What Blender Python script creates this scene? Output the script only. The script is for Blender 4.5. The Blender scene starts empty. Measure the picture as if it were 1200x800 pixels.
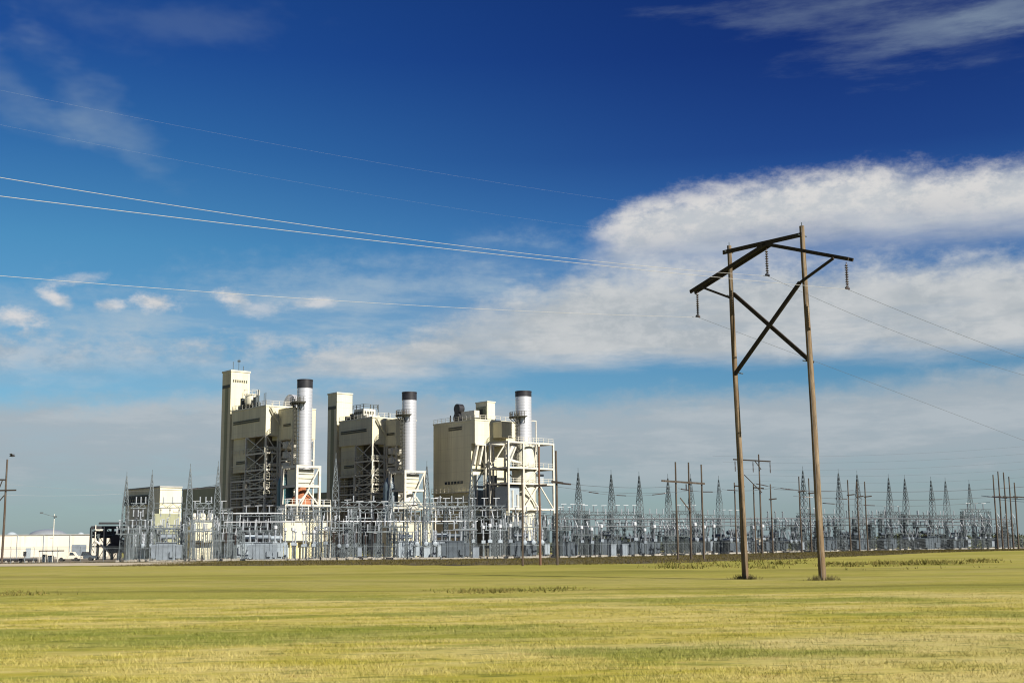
import bpy, math, random
import numpy as np
from mathutils import Vector, Matrix, noise as mnoise
R = math.radians
random.seed(7)
rng = np.random.default_rng(11)
sc = bpy.context.scene
col = sc.collection

# ------------------------------------------------------------------ camera
F_PX, CAM_Z, HOR, ROLL = 1500.0, 1.8, 642.0, 0.008
PITCH = math.atan((HOR - 400) / F_PX)
CAM = Vector((0, 0, CAM_Z))
Fv = Vector((0, math.cos(PITCH), math.sin(PITCH)))
R0 = Vector((1, 0, 0)); U0 = Vector((0, -math.sin(PITCH), math.cos(PITCH)))
Rv = R0 * math.cos(ROLL) - U0 * math.sin(ROLL)
Uv = U0 * math.cos(ROLL) + R0 * math.sin(ROLL)
cam_data = bpy.data.cameras.new('camera')
cam = bpy.data.objects.new('camera', cam_data)
col.objects.link(cam)
M = Matrix((Rv, Uv, -Fv)).transposed().to_4x4()
M.translation = CAM
cam.matrix_world = M
cam_data.sensor_width = 36
cam_data.lens = 36 * F_PX / 1200
cam_data.clip_end = 9000
sc.camera = cam

def ray(px, py): return Fv * F_PX + Rv * (px - 600) + Uv * (400 - py)
def at(px, py, Y):
    d = ray(px, py); return CAM + d * (Y / d.y)
def onplane(px, py, P0, n):
    d = ray(px, py); return CAM + d * ((P0 - CAM).dot(n) / d.dot(n))
def proj(P):
    v = Vector(P) - CAM; w = v.dot(Fv)
    return 600 + F_PX * v.dot(Rv) / w, 400 - F_PX * v.dot(Uv) / w
def sst(t):
    t = min(1, max(0, t)); return t * t * (3 - 2 * t)
def g(x, y):
    """height of the ground: nearly flat, rising a little to the far right"""
    h = 0.65 * sst((y - 60) / 170) * sst((x + 5) / 95)
    if y < 200: h += 0.05 * math.sin(x * .11 + 1) * math.sin(y * .07) * sst((200 - y) / 80) * sst(y / 40)
    return h
def base(px, Y):
    """point on the ground under a picture column at depth Y"""
    P = at(px, 650, Y); return Vector((P.x, P.y, g(P.x, P.y)))

# ------------------------------------------------------------------ mesh builder
class MB:
    def __init__(s): s.v = []; s.f = []
    def add(s, vs, fs):
        n = len(s.v); s.v += [tuple(v) for v in vs]; s.f += [tuple(i + n for i in f) for f in fs]; return s
    def hexa(s, p):   # 8 points: bottom 4 ccw, top 4 ccw
        return s.add(p, [(3, 2, 1, 0), (4, 5, 6, 7), (0, 1, 5, 4), (1, 2, 6, 5), (2, 3, 7, 6), (3, 0, 4, 7)])
    def box(s, c, d, rz=0):
        cx, cy, cz = c; dx, dy, dz = d[0] / 2, d[1] / 2, d[2] / 2; co, si = math.cos(rz), math.sin(rz)
        pts = []
        for z in (-dz, dz):
            for x, y in ((-dx, -dy), (dx, -dy), (dx, dy), (-dx, dy)):
                pts.append((cx + x * co - y * si, cy + x * si + y * co, cz + z))
        return s.hexa(pts)
    def beam(s, p, q, w, h=None):
        p, q = Vector(p), Vector(q); h = h or w
        d = (q - p)
        if d.length < 1e-6: return s
        d.normalize()
        up = Vector((0, 0, 1)) if abs(d.z) < .95 else Vector((0.77, 0.64, 0))
        a = d.cross(up).normalized() * w / 2; b = a.cross(d).normalized() * h / 2
        return s.hexa([p - a - b, p + a - b, q + a - b, q - a - b, p - a + b, p + a + b, q + a + b, q - a + b])
    def tube(s, p, q, r0, r1=None, n=8, cap=True):
        return s.path([p, q], [r0, r0 if r1 is None else r1], n, cap)
    def path(s, pts, rs, n=6, cap=True):
        pts = [Vector(p) for p in pts]
        if not hasattr(rs, '__len__'): rs = [rs] * len(pts)
        vs, fs = [], []
        d0 = (pts[-1] - pts[0]).normalized()
        ref = Vector((0, 0, 1)) if abs(d0.z) < .9 else Vector((1, 0, 0))
        for i, p in enumerate(pts):
            d = (pts[min(i + 1, len(pts) - 1)] - pts[max(i - 1, 0)]).normalized()
            a = d.cross(ref).normalized(); b = a.cross(d).normalized()
            for k in range(n):
                t = 2 * math.pi * k / n
                vs.append(p + (a * math.cos(t) + b * math.sin(t)) * rs[i])
        for i in range(len(pts) - 1):
            for k in range(n):
                k2 = (k + 1) % n
                fs.append((i * n + k, i * n + k2, (i + 1) * n + k2, (i + 1) * n + k))
        if cap:
            fs.append(tuple(range(n))[::-1]); m = (len(pts) - 1) * n; fs.append(tuple(range(m, m + n)))
        return s.add(vs, fs)
    def lathe(s, c, prof, n=12, axis='z'):
        vs, fs = [], []
        for r, h in prof:
            for k in range(n):
                t = 2 * math.pi * k / n
                x, y = r * math.cos(t), r * math.sin(t)
                vs.append(Vector(c) + (Vector((x, y, h)) if axis == 'z' else (Vector((h, x, y)) if axis == 'x' else Vector((x, h, y)))))
        for i in range(len(prof) - 1):
            for k in range(n):
                k2 = (k + 1) % n; fs.append((i * n + k, i * n + k2, (i + 1) * n + k2, (i + 1) * n + k))
        fs.append(tuple(range(n))[::-1]); m = (len(prof) - 1) * n; fs.append(tuple(range(m, m + n)))
        return s.add(vs, fs)
    def build(s, name, mat, parent=None, loc=None, smooth=False):
        me = bpy.data.meshes.new(name)
        L = Vector(parent['_o']) if parent is not None else Vector(loc or (0, 0, 0))
        me.from_pydata([(v[0] - L.x, v[1] - L.y, v[2] - L.z) for v in s.v], [], s.f)
        if mat: me.materials.append(mat)
        if smooth:
            me.polygons.foreach_set('use_smooth', [True] * len(me.polygons))
            try: me.set_sharp_from_angle(angle=R(40))
            except Exception: pass
        me.update()
        o = bpy.data.objects.new(name, me); col.objects.link(o)
        if parent is not None: o.parent = parent; o['_o'] = parent['_o']
        else: o.location = L; o['_o'] = tuple(L)
        return o

def tag(o, label, cat, group=None, kind=None):
    o['label'] = label; o['category'] = cat
    if group: o['group'] = group
    if kind: o['kind'] = kind
    return o
def thing(name, label, cat, loc, group=None):
    o = bpy.data.objects.new(name, None); col.objects.link(o)
    o.location = loc; o['_o'] = tuple(loc); o.empty_display_size = .5
    return tag(o, label, cat, group)
def copy_tree(o, parent=None):
    c = o.copy(); col.objects.link(c); c.parent = parent
    for ch in list(o.children): copy_tree(ch, c)
    return c
def place(proto, loc, rz, label, group=None):
    """the first call moves the prototype itself, later ones copy the thing with its parts"""
    if proto.get('_used'): c = copy_tree(proto)
    else: c = proto; proto['_used'] = 1
    c.location = loc; c.rotation_euler = (0, 0, rz); c['label'] = label
    if group: c['group'] = group
    return c

# ------------------------------------------------------------------ materials
class NT:
    def __init__(s, tree): s.t = tree; s.n = tree.nodes; s.l = tree.links
    def new(s, typ, **kw):
        nd = s.n.new(typ)
        for k, v in kw.items(): setattr(nd, k, v)
        return nd
    def link(s, a, b): s.l.new(a, b)
    def val(s, x, sock):
        if hasattr(x, 'is_output') or isinstance(x, bpy.types.NodeSocket): s.l.new(x, sock)
        else: sock.default_value = x
    def math(s, op, a, b=0.0, c=0.0, clamp=False):
        nd = s.new('ShaderNodeMath', operation=op); nd.use_clamp = clamp
        for i, x in enumerate((a, b, c)):
            if i < len(nd.inputs): s.val(x, nd.inputs[i])
        return nd.outputs[0]
    def ss(s, x, a, b, lo=0.0, hi=1.0):
        nd = s.new('ShaderNodeMapRange', interpolation_type='SMOOTHSTEP')
        s.val(x, nd.inputs['Value']); s.val(a, nd.inputs['From Min']); s.val(b, nd.inputs['From Max'])
        nd.inputs['To Min'].default_value = lo; nd.inputs['To Max'].default_value = hi
        return nd.outputs[0]
    def mix(s, f, a, b, typ='MIX'):
        nd = s.new('ShaderNodeMix', data_type='RGBA', blend_type=typ)
        s.val(f, nd.inputs[0])
        for x, k in ((a, 6), (b, 7)):
            if isinstance(x, (tuple, list)): x = (*x[:3], 1)
            s.val(x, nd.inputs[k])
        return nd.outputs[2]
    def noise(s, vec, scale, detail=4, rough=.55, dist=0.0):
        nd = s.new('ShaderNodeTexNoise'); s.link(vec, nd.inputs['Vector'])
        nd.inputs['Scale'].default_value = scale; nd.inputs['Detail'].default_value = detail
        nd.inputs['Roughness'].default_value = rough; nd.inputs['Distortion'].default_value = dist
        return nd.outputs['Fac']
    def mapping(s, vec, scale=(1, 1, 1), rot=(0, 0, 0), loc=(0, 0, 0)):
        nd = s.new('ShaderNodeMapping'); s.link(vec, nd.inputs['Vector'])
        nd.inputs['Scale'].default_value = scale; nd.inputs['Rotation'].default_value = rot
        nd.inputs['Location'].default_value = loc
        return nd.outputs['Vector']

UDIR = R(40)
def mat(name, colr, rough=.7, metal=0.0, var=.12, scale=1.0, streak=1.0, dirt=None, dirt_amt=0.0, seams=None, bump=0.0, spec=.4):
    m = bpy.data.materials.new(name); m.use_nodes = True
    t = NT(m.node_tree); b = m.node_tree.nodes['Principled BSDF']
    geo = t.new('ShaderNodeNewGeometry')
    pos = t.mapping(geo.outputs['Position'], rot=(0, 0, -UDIR))
    v = t.mapping(pos, scale=(scale, scale, scale * streak))
    n = t.noise(v, 1.0, 5, .6)
    lo = tuple(c * (1 - var) for c in colr); hi = tuple(min(1, c * (1 + var)) for c in colr)
    c = t.mix(t.ss(n, .3, .7), lo, hi)
    if dirt is not None:
        n2 = t.noise(t.mapping(pos, scale=(scale * .6, scale * .6, scale * .6 * streak), loc=(7, 3, 1)), 1.0, 6, .65)
        c = t.mix(t.math('MULTIPLY', t.ss(n2, .45, .75), dirt_amt), c, dirt)
    if seams:
        sp = t.new('ShaderNodeSeparateXYZ'); t.link(pos, sp.inputs[0])
        ab = t.math('ADD', sp.outputs[0], sp.outputs[1])
        fr = t.math('FRACT', t.math('MULTIPLY', ab, 1 / seams))
        line = t.math('LESS_THAN', fr, .10)
        fz = t.math('FRACT', t.math('MULTIPLY', sp.outputs[2], 1 / (seams * 2.7)))
        line2 = t.math('LESS_THAN', fz, .05)
        c = t.mix(t.math('MULTIPLY', t.math('MAXIMUM', line, line2), .22), c, tuple(k * .5 for k in colr))
        # panel to panel differences
        pid = t.new('ShaderNodeTexWhiteNoise', noise_dimensions='1D')
        t.link(t.math('FLOOR', t.math('MULTIPLY', ab, 1 / seams)), pid.inputs['W'])
        c = t.mix(t.math('MULTIPLY', pid.outputs[0], .12), c, tuple(k * .72 for k in colr))
        # a run of rusty weeping below some panel joints
        wn = t.noise(t.mapping(pos, scale=(1.6, 1.6, .07), loc=(2, 9, 4)), 1, 4, .6)
        c = t.mix(t.math('MULTIPLY', t.ss(wn, .60, .74), .40), c, (.27, .20, .12))
    elif bump:
        bp = t.new('ShaderNodeBump'); bp.inputs['Strength'].default_value = bump; bp.inputs['Distance'].default_value = .03
        t.link(n, bp.inputs['Height']); t.link(bp.outputs[0], b.inputs['Normal'])
    t.link(c, b.inputs['Base Color'])
    b.inputs['Roughness'].default_value = rough; b.inputs['Metallic'].default_value = metal
    b.inputs['Specular IOR Level'].default_value = spec
    return m

MT = {}
MT['siding'] = mat('cream_siding', (.64, .60, .425), .75, var=.10, scale=.35, streak=.10, dirt=(.33, .28, .18), dirt_amt=.40, seams=1.1)
MT['siding_shade'] = mat('olive_shade_siding', (.27, .28, .18), .75, var=.08, scale=.35, streak=.12, dirt=(.2, .19, .12), dirt_amt=.3, seams=1.1)  # darker olive copy of the cream siding, shade mixed into its colour
MT['trim'] = mat('cream_trim', (.53, .51, .40), .6, var=.08, scale=1)
MT['wall_white'] = mat('white_cladding', (.66, .61, .50), .8, var=.05, scale=.2, streak=.5, dirt=(.5, .45, .35), dirt_amt=.25, seams=2.4)
MT['steel_white'] = mat('white_painted_steel', (.55, .53, .45), .5, var=.12, scale=2, dirt=(.30, .17, .09), dirt_amt=.3)
MT['stack'] = mat('aluminium_stack_skin', (.56, .57, .60), .38, metal=.45, var=.06, scale=.5, streak=.15, dirt=(.5, .5, .52), dirt_amt=.4)
MT['black'] = mat('black_paint', (.018, .018, .022), .5, var=.3, scale=1)
MT['louver'] = mat('dark_louvre', (.06, .06, .045), .6, var=.3, scale=2)
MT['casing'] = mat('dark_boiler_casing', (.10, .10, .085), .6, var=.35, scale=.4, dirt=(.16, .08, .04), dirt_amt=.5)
MT['slate'] = mat('slate_duct', (.11, .15, .18), .5, var=.25, scale=.4)
MT['teal'] = mat('teal_duct', (.045, .12, .13), .45, var=.25, scale=.4, dirt=(.12, .08, .05), dirt_amt=.4)
MT['rust'] = mat('rusted_hood', (.27, .095, .04), .8, var=.3, scale=1.5)
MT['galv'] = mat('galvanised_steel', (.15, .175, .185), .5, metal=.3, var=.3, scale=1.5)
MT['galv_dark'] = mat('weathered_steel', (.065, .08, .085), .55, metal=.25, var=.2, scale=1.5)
MT['alum'] = mat('aluminium_bus', (.60, .62, .64), .4, metal=.4, var=.08, scale=1)
MT['equip'] = mat('pale_grey_enamel', (.28, .33, .37), .5, var=.1, scale=1, dirt=(.3, .28, .24), dirt_amt=.3)
MT['equip_blue'] = mat('blue_grey_enamel', (.10, .16, .22), .5, var=.12, scale=1, dirt=(.12, .12, .12), dirt_amt=.3)
MT['equip_dark'] = mat('dark_grey_enamel', (.05, .065, .08), .5, var=.2, scale=1)
MT['porc'] = mat('grey_porcelain', (.36, .39, .42), .25, var=.06, scale=3)
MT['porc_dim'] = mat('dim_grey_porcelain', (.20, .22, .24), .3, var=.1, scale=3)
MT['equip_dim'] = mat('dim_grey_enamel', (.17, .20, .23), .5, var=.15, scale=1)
MT['porc_brown'] = mat('brown_porcelain', (.05, .035, .03), .25, var=.1, scale=3)
MT['concrete'] = mat('pale_concrete', (.30, .28, .24), .9, var=.15, scale=2, bump=.3)
MT['wire'] = mat('aluminium_conductor', (.42, .42, .42), .45, metal=.3, var=.05, scale=1)
MT['wire_dark'] = mat('weathered_conductor', (.10, .11, .12), .5, metal=.3, var=.1, scale=1)
MT['shield'] = mat('shield_wire', (.30, .34, .40), .5, metal=.2, var=.05, scale=1)
MT['roof'] = mat('grey_roof', (.30, .30, .28), .85, var=.15, scale=.4)
MT['glass'] = mat('dark_glass', (.03, .04, .05), .12, var=.1, scale=1, spec=.6)
MT['tyre'] = mat('black_rubber', (.02, .02, .02), .85, var=.2, scale=3)
MT['leafdark'] = mat('dark_scrub', (.035, .05, .025), .8, var=.4, scale=1)
MT['yellow'] = mat('pale_yellow_paint', (.62, .55, .25), .6, var=.1, scale=1)
MT['bird'] = mat('dark_feathers', (.03, .03, .035), .7, var=.2, scale=5)

def wood_mat(name, c1, c2, c3):
    m = bpy.data.materials.new(name); m.use_nodes = True
    t = NT(m.node_tree); b = m.node_tree.nodes['Principled BSDF']
    geo = t.new('ShaderNodeNewGeometry')
    n1 = t.noise(t.mapping(geo.outputs['Position'], scale=(9, 9, .5)), 1, 6, .65)
    n2 = t.noise(t.mapping(geo.outputs['Position'], scale=(1.5, 1.5, .35), loc=(3, 1, 2)), 1, 4, .6)
    n3 = t.noise(t.mapping(geo.outputs['Position'], scale=(30, 30, 1.2)), 1, 4, .7)
    c = t.mix(t.ss(n1, .35, .68), c1, c2)
    c = t.mix(t.ss(n2, .45, .7), c, c3)
    c = t.mix(t.ss(n3, .56, .66), c, tuple(k * .35 for k in c1))   # drying cracks
    t.link(c, b.inputs['Base Color']); b.inputs['Roughness'].default_value = .85
    b.inputs['Specular IOR Level'].default_value = .2
    bp = t.new('ShaderNodeBump'); bp.inputs['Strength'].default_value = .6; bp.inputs['Distance'].default_value = .02
    t.link(n3, bp.inputs['Height']); t.link(bp.outputs[0], b.inputs['Normal'])
    return m
MT['wood'] = wood_mat('weathered_pole_wood', (.09, .065, .04), (.25, .195, .13), (.155, .105, .06))
MT['wood_dark'] = wood_mat('dark_treated_wood', (.028, .022, .018), (.05, .042, .035), (.035, .028, .022))
MT['wood_far'] = wood_mat('old_grey_pole_wood', (.05, .04, .03), (.12, .10, .08), (.07, .05, .035))
MT['wood_red'] = wood_mat('red_brown_pole_wood', (.09, .045, .03), (.20, .125, .085), (.14, .07, .045))

# ------------------------------------------------------------------ world
SUN_AZ, SUN_EL = R(137), R(36)        # clockwise from +Y
SUN = Vector((math.sin(SUN_AZ) * math.cos(SUN_EL), math.cos(SUN_AZ) * math.cos(SUN_EL), math.sin(SUN_EL)))
EV = 0.95
world = bpy.data.worlds.new('World'); sc.world = world; world.use_nodes = True
wt = NT(world.node_tree); bg = world.node_tree.nodes['Background']
sky = wt.new('ShaderNodeTexSky'); sky.sky_type = 'NISHITA'; sky.sun_disc = False
sky.sun_elevation = SUN_EL; sky.sun_rotation = SUN_AZ
sky.air_density = 1.0; sky.dust_density = 0.6; sky.ozone_density = 2.0
tc = wt.new('ShaderNodeTexCoord'); DIR = tc.outputs['Generated']
sp = wt.new('ShaderNodeSeparateXYZ'); wt.link(DIR, sp.inputs[0])
AZ = wt.math('MULTIPLY', wt.math('ARCTAN2', sp.outputs[0], sp.outputs[1]), 180 / math.pi)
EL = wt.math('MULTIPLY', wt.math('ARCSINE', sp.outputs[2]), 180 / math.pi)
def azel(px, py):
    d = ray(px, py).normalized()
    return math.degrees(math.atan2(d.x, d.y)), math.degrees(math.asin(d.z))
def ramp(fac, pts):
    nd = wt.new('ShaderNodeValToRGB'); e = nd.color_ramp.elements
    e[0].position, e[0].color = pts[0][0], (*pts[0][1], 1)
    e[1].position, e[1].color = pts[-1][0], (*pts[-1][1], 1)
    for p, c in pts[1:-1]:
        x = e.new(p); x.color = (*c, 1)
    wt.link(fac, nd.inputs[0]); return nd.outputs[0]
ELN = wt.math('DIVIDE', EL, 40.0, clamp=True)
tint_l = ramp(ELN, [(0, (.27, .37, .42)), (.10, (.27, .38, .44)), (.2, (.22, .37, .44)), (.33, (.15, .345, .43)), (.43, (.085, .24, .39)), (.54, (.046, .15, .35)), (1, (.02, .07, .22))])
tint_r = ramp(ELN, [(0, (.27, .37, .42)), (.10, (.26, .37, .43)), (.2, (.17, .32, .42)), (.33, (.095, .24, .43)), (.43, (.046, .115, .30)), (.54, (.030, .078, .25)), (1, (.016, .04, .16))])
side = wt.ss(AZ, -20, 16)
clear = wt.mix(1.0, sky.outputs[0], wt.mix(side, tint_l, tint_r), 'MULTIPLY')

# clouds: layers bounded in azimuth / elevation, broken up by noise
def curve(pts):
    nd = wt.new('ShaderNodeFloatCurve'); c = nd.mapping.curves[0]
    ps = sorted((((a + 30) / 60, e / 40) for a, e in (azel(*p) for p in pts)))
    c.points[0].location = ps[0]; c.points[1].location = ps[-1]
    for p in ps[1:-1]: c.points.new(*p)
    nd.mapping.extend = 'HORIZONTAL'; nd.mapping.update()
    wt.link(wt.math('DIVIDE', wt.math('ADD', AZ, 30.0), 60.0, clamp=True), nd.inputs['Value'])
    return wt.math('MULTIPLY', nd.outputs[0], 40.0)
Nbig = wt.noise(wt.mapping(DIR, scale=(1, 1, 2.2), loc=(.3, .1, 0)), 11, 4, .60, 0)
Nmed = wt.noise(wt.mapping(DIR, scale=(1, 1, 2.0), loc=(1.3, 2.1, .4)), 30, 6, .62, 0)
Nstr = wt.noise(wt.mapping(DIR, scale=(1, 1, 5.5), rot=(0, R(-4), 0), loc=(.7, .1, 3)), 9, 7, .62, 0)
Nfin = wt.noise(wt.mapping(DIR, scale=(1, 1, 1.6), loc=(5, 2, 1)), 75, 4, .68, 0)
Ntex = wt.math('ADD', wt.math('MULTIPLY', Nmed, .6), wt.math('MULTIPLY', Nfin, .4))
def c0(n): return wt.math('SUBTRACT', n, .5)
def layer(top, bot, sT, sB, ampT, ampB, op, nz=None, lo=.3, hi=.6, keep=0.0, left=None, right=None):
    T = curve(top); B = curve(bot)
    puff = wt.math('ADD', wt.math('MULTIPLY', c0(Nmed), ampT), wt.math('MULTIPLY', c0(Nbig), ampT * .9))
    puff = wt.math('ADD', puff, wt.math('MULTIPLY', c0(Nfin), ampT * .55))
    mt = wt.ss(wt.math('ADD', wt.math('SUBTRACT', T, EL), puff), 0.0, sT)
    mb = wt.ss(wt.math('ADD', wt.math('SUBTRACT', EL, B), wt.math('MULTIPLY', c0(Nstr), ampB)), -sB / 2, sB / 2)
    m = wt.math('MULTIPLY', mt, mb)
    if nz is not None:
        m = wt.math('MULTIPLY', m, wt.math('ADD', wt.math('MULTIPLY', wt.ss(nz, lo, hi), 1 - keep), keep))
    if left is not None:
        m = wt.math('MULTIPLY', m, wt.ss(wt.math('ADD', AZ, wt.math('MULTIPLY', c0(Nbig), 6)), left[0], left[1]))
    if right is not None:
        m = wt.math('MULTIPLY', m, wt.ss(AZ, right[1], right[0], 1, 0) if False else wt.math('SUBTRACT', 1.0, wt.ss(AZ, right[0], right[1])))
    return wt.math('MULTIPLY', m, op), wt.math('SUBTRACT', T, EL)
def blob(px, py, a, b, tilt, op, soft=.5, k=1.6, nz=None):
    """a puff centred on a sky direction, a x b degrees, turned by tilt degrees"""
    a0, e0 = azel(px, py); k1 = math.cos(R(e0)); ct, st = math.cos(R(tilt)), math.sin(R(tilt))
    x = wt.math('MULTIPLY', wt.math('SUBTRACT', AZ, a0), k1); y = wt.math('SUBTRACT', EL, e0)
    u = wt.math('DIVIDE', wt.math('ADD', wt.math('MULTIPLY', x, ct), wt.math('MULTIPLY', y, st)), a)
    v = wt.math('DIVIDE', wt.math('SUBTRACT', wt.math('MULTIPLY', y, ct), wt.math('MULTIPLY', x, st)), b)
    r = wt.math('SQRT', wt.math('ADD', wt.math('MULTIPLY', u, u), wt.math('MULTIPLY', v, v)))
    n = wt.math('ADD', wt.math('MULTIPLY', c0(Nfin), k), wt.math('MULTIPLY', c0(Nmed), k)) if nz is None else wt.math('MULTIPLY', c0(nz), k * 2)
    return wt.math('MULTIPLY', wt.ss(wt.math('ADD', wt.math('SUBTRACT', 1.0, r), n), 0.0, soft), op)

SK = 1.0 / (0.1 * 2 ** EV)
def K(r_, g_, b_): return (r_ * SK, g_ * SK, b_ * SK)
bright, mid, grey, haze = K(.56, .58, .60), K(.50, .53, .56), K(.33, .40, .46), K(.39, .445, .49)
skyc = clear
# thin haze above the horizon, left to right
L3, d3 = layer([(0, 452), (200, 448), (350, 440), (500, 446), (700, 452), (900, 440), (1050, 428), (1200, 414)],
               [(0, 600), (300, 600), (600, 590), (900, 590), (1200, 590)], 1.5, 5.0, 1.2, 3.0, .93, Nstr, .15, .55, .80)
hz = wt.mix(wt.ss(EL, 0.0, 6.0), K(.29, .35, .39), haze)
hz = wt.mix(wt.math('MULTIPLY', wt.ss(Nstr, .44, .62), wt.ss(EL, 1.0, 4.5, 0, .55)), hz, K(.50, .54, .57))
skyc = wt.mix(L3, skyc, hz)
skyc = wt.mix(wt.math('MULTIPLY', wt.ss(EL, 3.2, 0.0), .75), skyc, K(.28, .35, .385))
# ragged left band
L4, d4 = layer([(0, 372), (100, 380), (200, 385), (300, 388), (400, 392), (520, 390)], [(0, 436), (200, 442), (400, 446), (520, 440)],
               1.4, 1.8, 2.4, 2.0, .88, Nbig, .34, .60, .45, right=(-6, 2))
skyc = wt.mix(L4, skyc, wt.mix(wt.ss(Nmed, .4, .62), K(.38, .45, .52), K(.56, .58, .60)))
L4b, _ = layer([(0, 300), (150, 300), (300, 285), (450, 270), (600, 262)], [(0, 400), (300, 410), (600, 380)], 3.5, 2.5, 3.0, 3.0, .66, Nstr, .36, .62, .30, right=(2, 8))
skyc = wt.mix(L4b, skyc, K(.42, .52, .60))
# broad second bank
L2, d2 = layer([(200, 420), (330, 404), (400, 390), (470, 368), (540, 344), (600, 326), (660, 306), (760, 295), (900, 288), (1050, 285), (1200, 278)],
               [(200, 446), (330, 442), (450, 434), (560, 428), (700, 424), (900, 418), (1050, 412), (1200, 406)],
               2.0, 1.3, 2.0, 1.6, .97, Nstr, .15, .5, .75, left=(-16, -6))
c2 = wt.mix(wt.ss(Nbig, .36, .64), K(.43, .47, .50), K(.57, .59, .60))
c2 = wt.mix(wt.math('MULTIPLY', wt.ss(d2, 2.2, 0.0), .6), c2, K(.64, .66, .67))
c2 = wt.mix(wt.math('MULTIPLY', wt.ss(Ntex, .47, .60), .35), c2, K(.66, .67, .67))
c2 = wt.mix(wt.math('MULTIPLY', wt.ss(Nstr, .52, .40), .35), c2, K(.37, .43, .48))
skyc = wt.mix(L2, skyc, c2)
# the big bright bank
L1, d1 = layer([(640, 305), (680, 268), (700, 250), (735, 228), (800, 212), (850, 204), (960, 188), (1050, 182), (1200, 173)],
               [(640, 318), (700, 312), (850, 296), (940, 284), (1050, 277), (1200, 262)], 1.35, 3.0, 1.3, 2.0, .96, left=(2.0, 5.0))
c1 = wt.mix(wt.ss(Nbig, .36, .62), K(.44, .475, .51), K(.62, .64, .64))
c1 = wt.mix(wt.math('MULTIPLY', wt.ss(Ntex, .44, .62), .35), c1, K(.68, .67, .655))
c1 = wt.mix(wt.ss(d1, 1.2, 3.6), wt.mix(wt.ss(Ntex, .40, .58), K(.54, .57, .60), K(.71, .70, .685)), c1)
skyc = wt.mix(L1, skyc, c1)
for (x, y, a, b, tl, op) in [(182, 355, 1.15, .50, -4, 1.0), (274, 349, 1.05, .42, -14, .95), (66, 349, .85, .38, -25, .9), (128, 357, .7, .34, 0, .8),
                             (20, 371, 1.5, .50, -3, .9), (366, 354, 1.2, .30, 4, .7), (95, 327, 1.5, .32, 12, .45), (300, 362, 1.6, .45, 0, .5)]:
    skyc = wt.mix(blob(x, y, a * 1.1, b * 1.1, tl, op, .9, 1.0), skyc, wt.mix(wt.ss(Nmed, .4, .6), K(.48, .53, .58), K(.72, .70, .69)))
for (x, y, a, b, tl, op) in [(95, 120, 5.5, 1.7, -42, .24), (30, 110, 4.5, 1.5, -35, .20), (180, 20, 8, 1.8, -4, .10), (1050, 18, 9, 2.4, -6, .22), (1110, 40, 5, 1.5, -25, .14), (1180, 8, 3, 1.2, 0, .25)]:
    skyc = wt.mix(blob(x, y, a, b, tl, op, 1.1, 1.4, Nstr if x > 900 else Nbig), skyc, K(.36, .46, .52))
wt.link(skyc, bg.inputs['Color']); bg.inputs['Strength'].default_value = 0.1

sd = bpy.data.lights.new('sun', 'SUN'); sd.energy = 4.6; sd.angle = R(.5); sd.color = (1.0, .94, .84)
so = bpy.data.objects.new('sun', sd); col.objects.link(so); so.location = (60, -60, 80)
so.rotation_euler = SUN.to_track_quat('Z', 'Y').to_euler()
vs = sc.view_settings; vs.view_transform = 'Standard'; vs.look = 'None'; vs.exposure = EV; vs.gamma = 1
try: vs.use_curve_mapping = False
except Exception: pass
sc.render.engine = 'CYCLES'
sc.cycles.use_denoising = True; sc.cycles.denoiser = 'OPENIMAGEDENOISE'; sc.cycles.denoising_input_passes = 'RGB_ALBEDO_NORMAL'; sc.cycles.denoising_prefilter = 'ACCURATE'; sc.cycles.filter_width = 1.1; sc.cycles.caustics_reflective = False; sc.cycles.caustics_refractive = False; sc.cycles.sample_clamp_indirect = 1.5; sc.cycles.use_adaptive_sampling = False; sc.cycles.max_bounces = 5; sc.cycles.diffuse_bounces = 2; sc.cycles.transparent_max_bounces = 4

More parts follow.
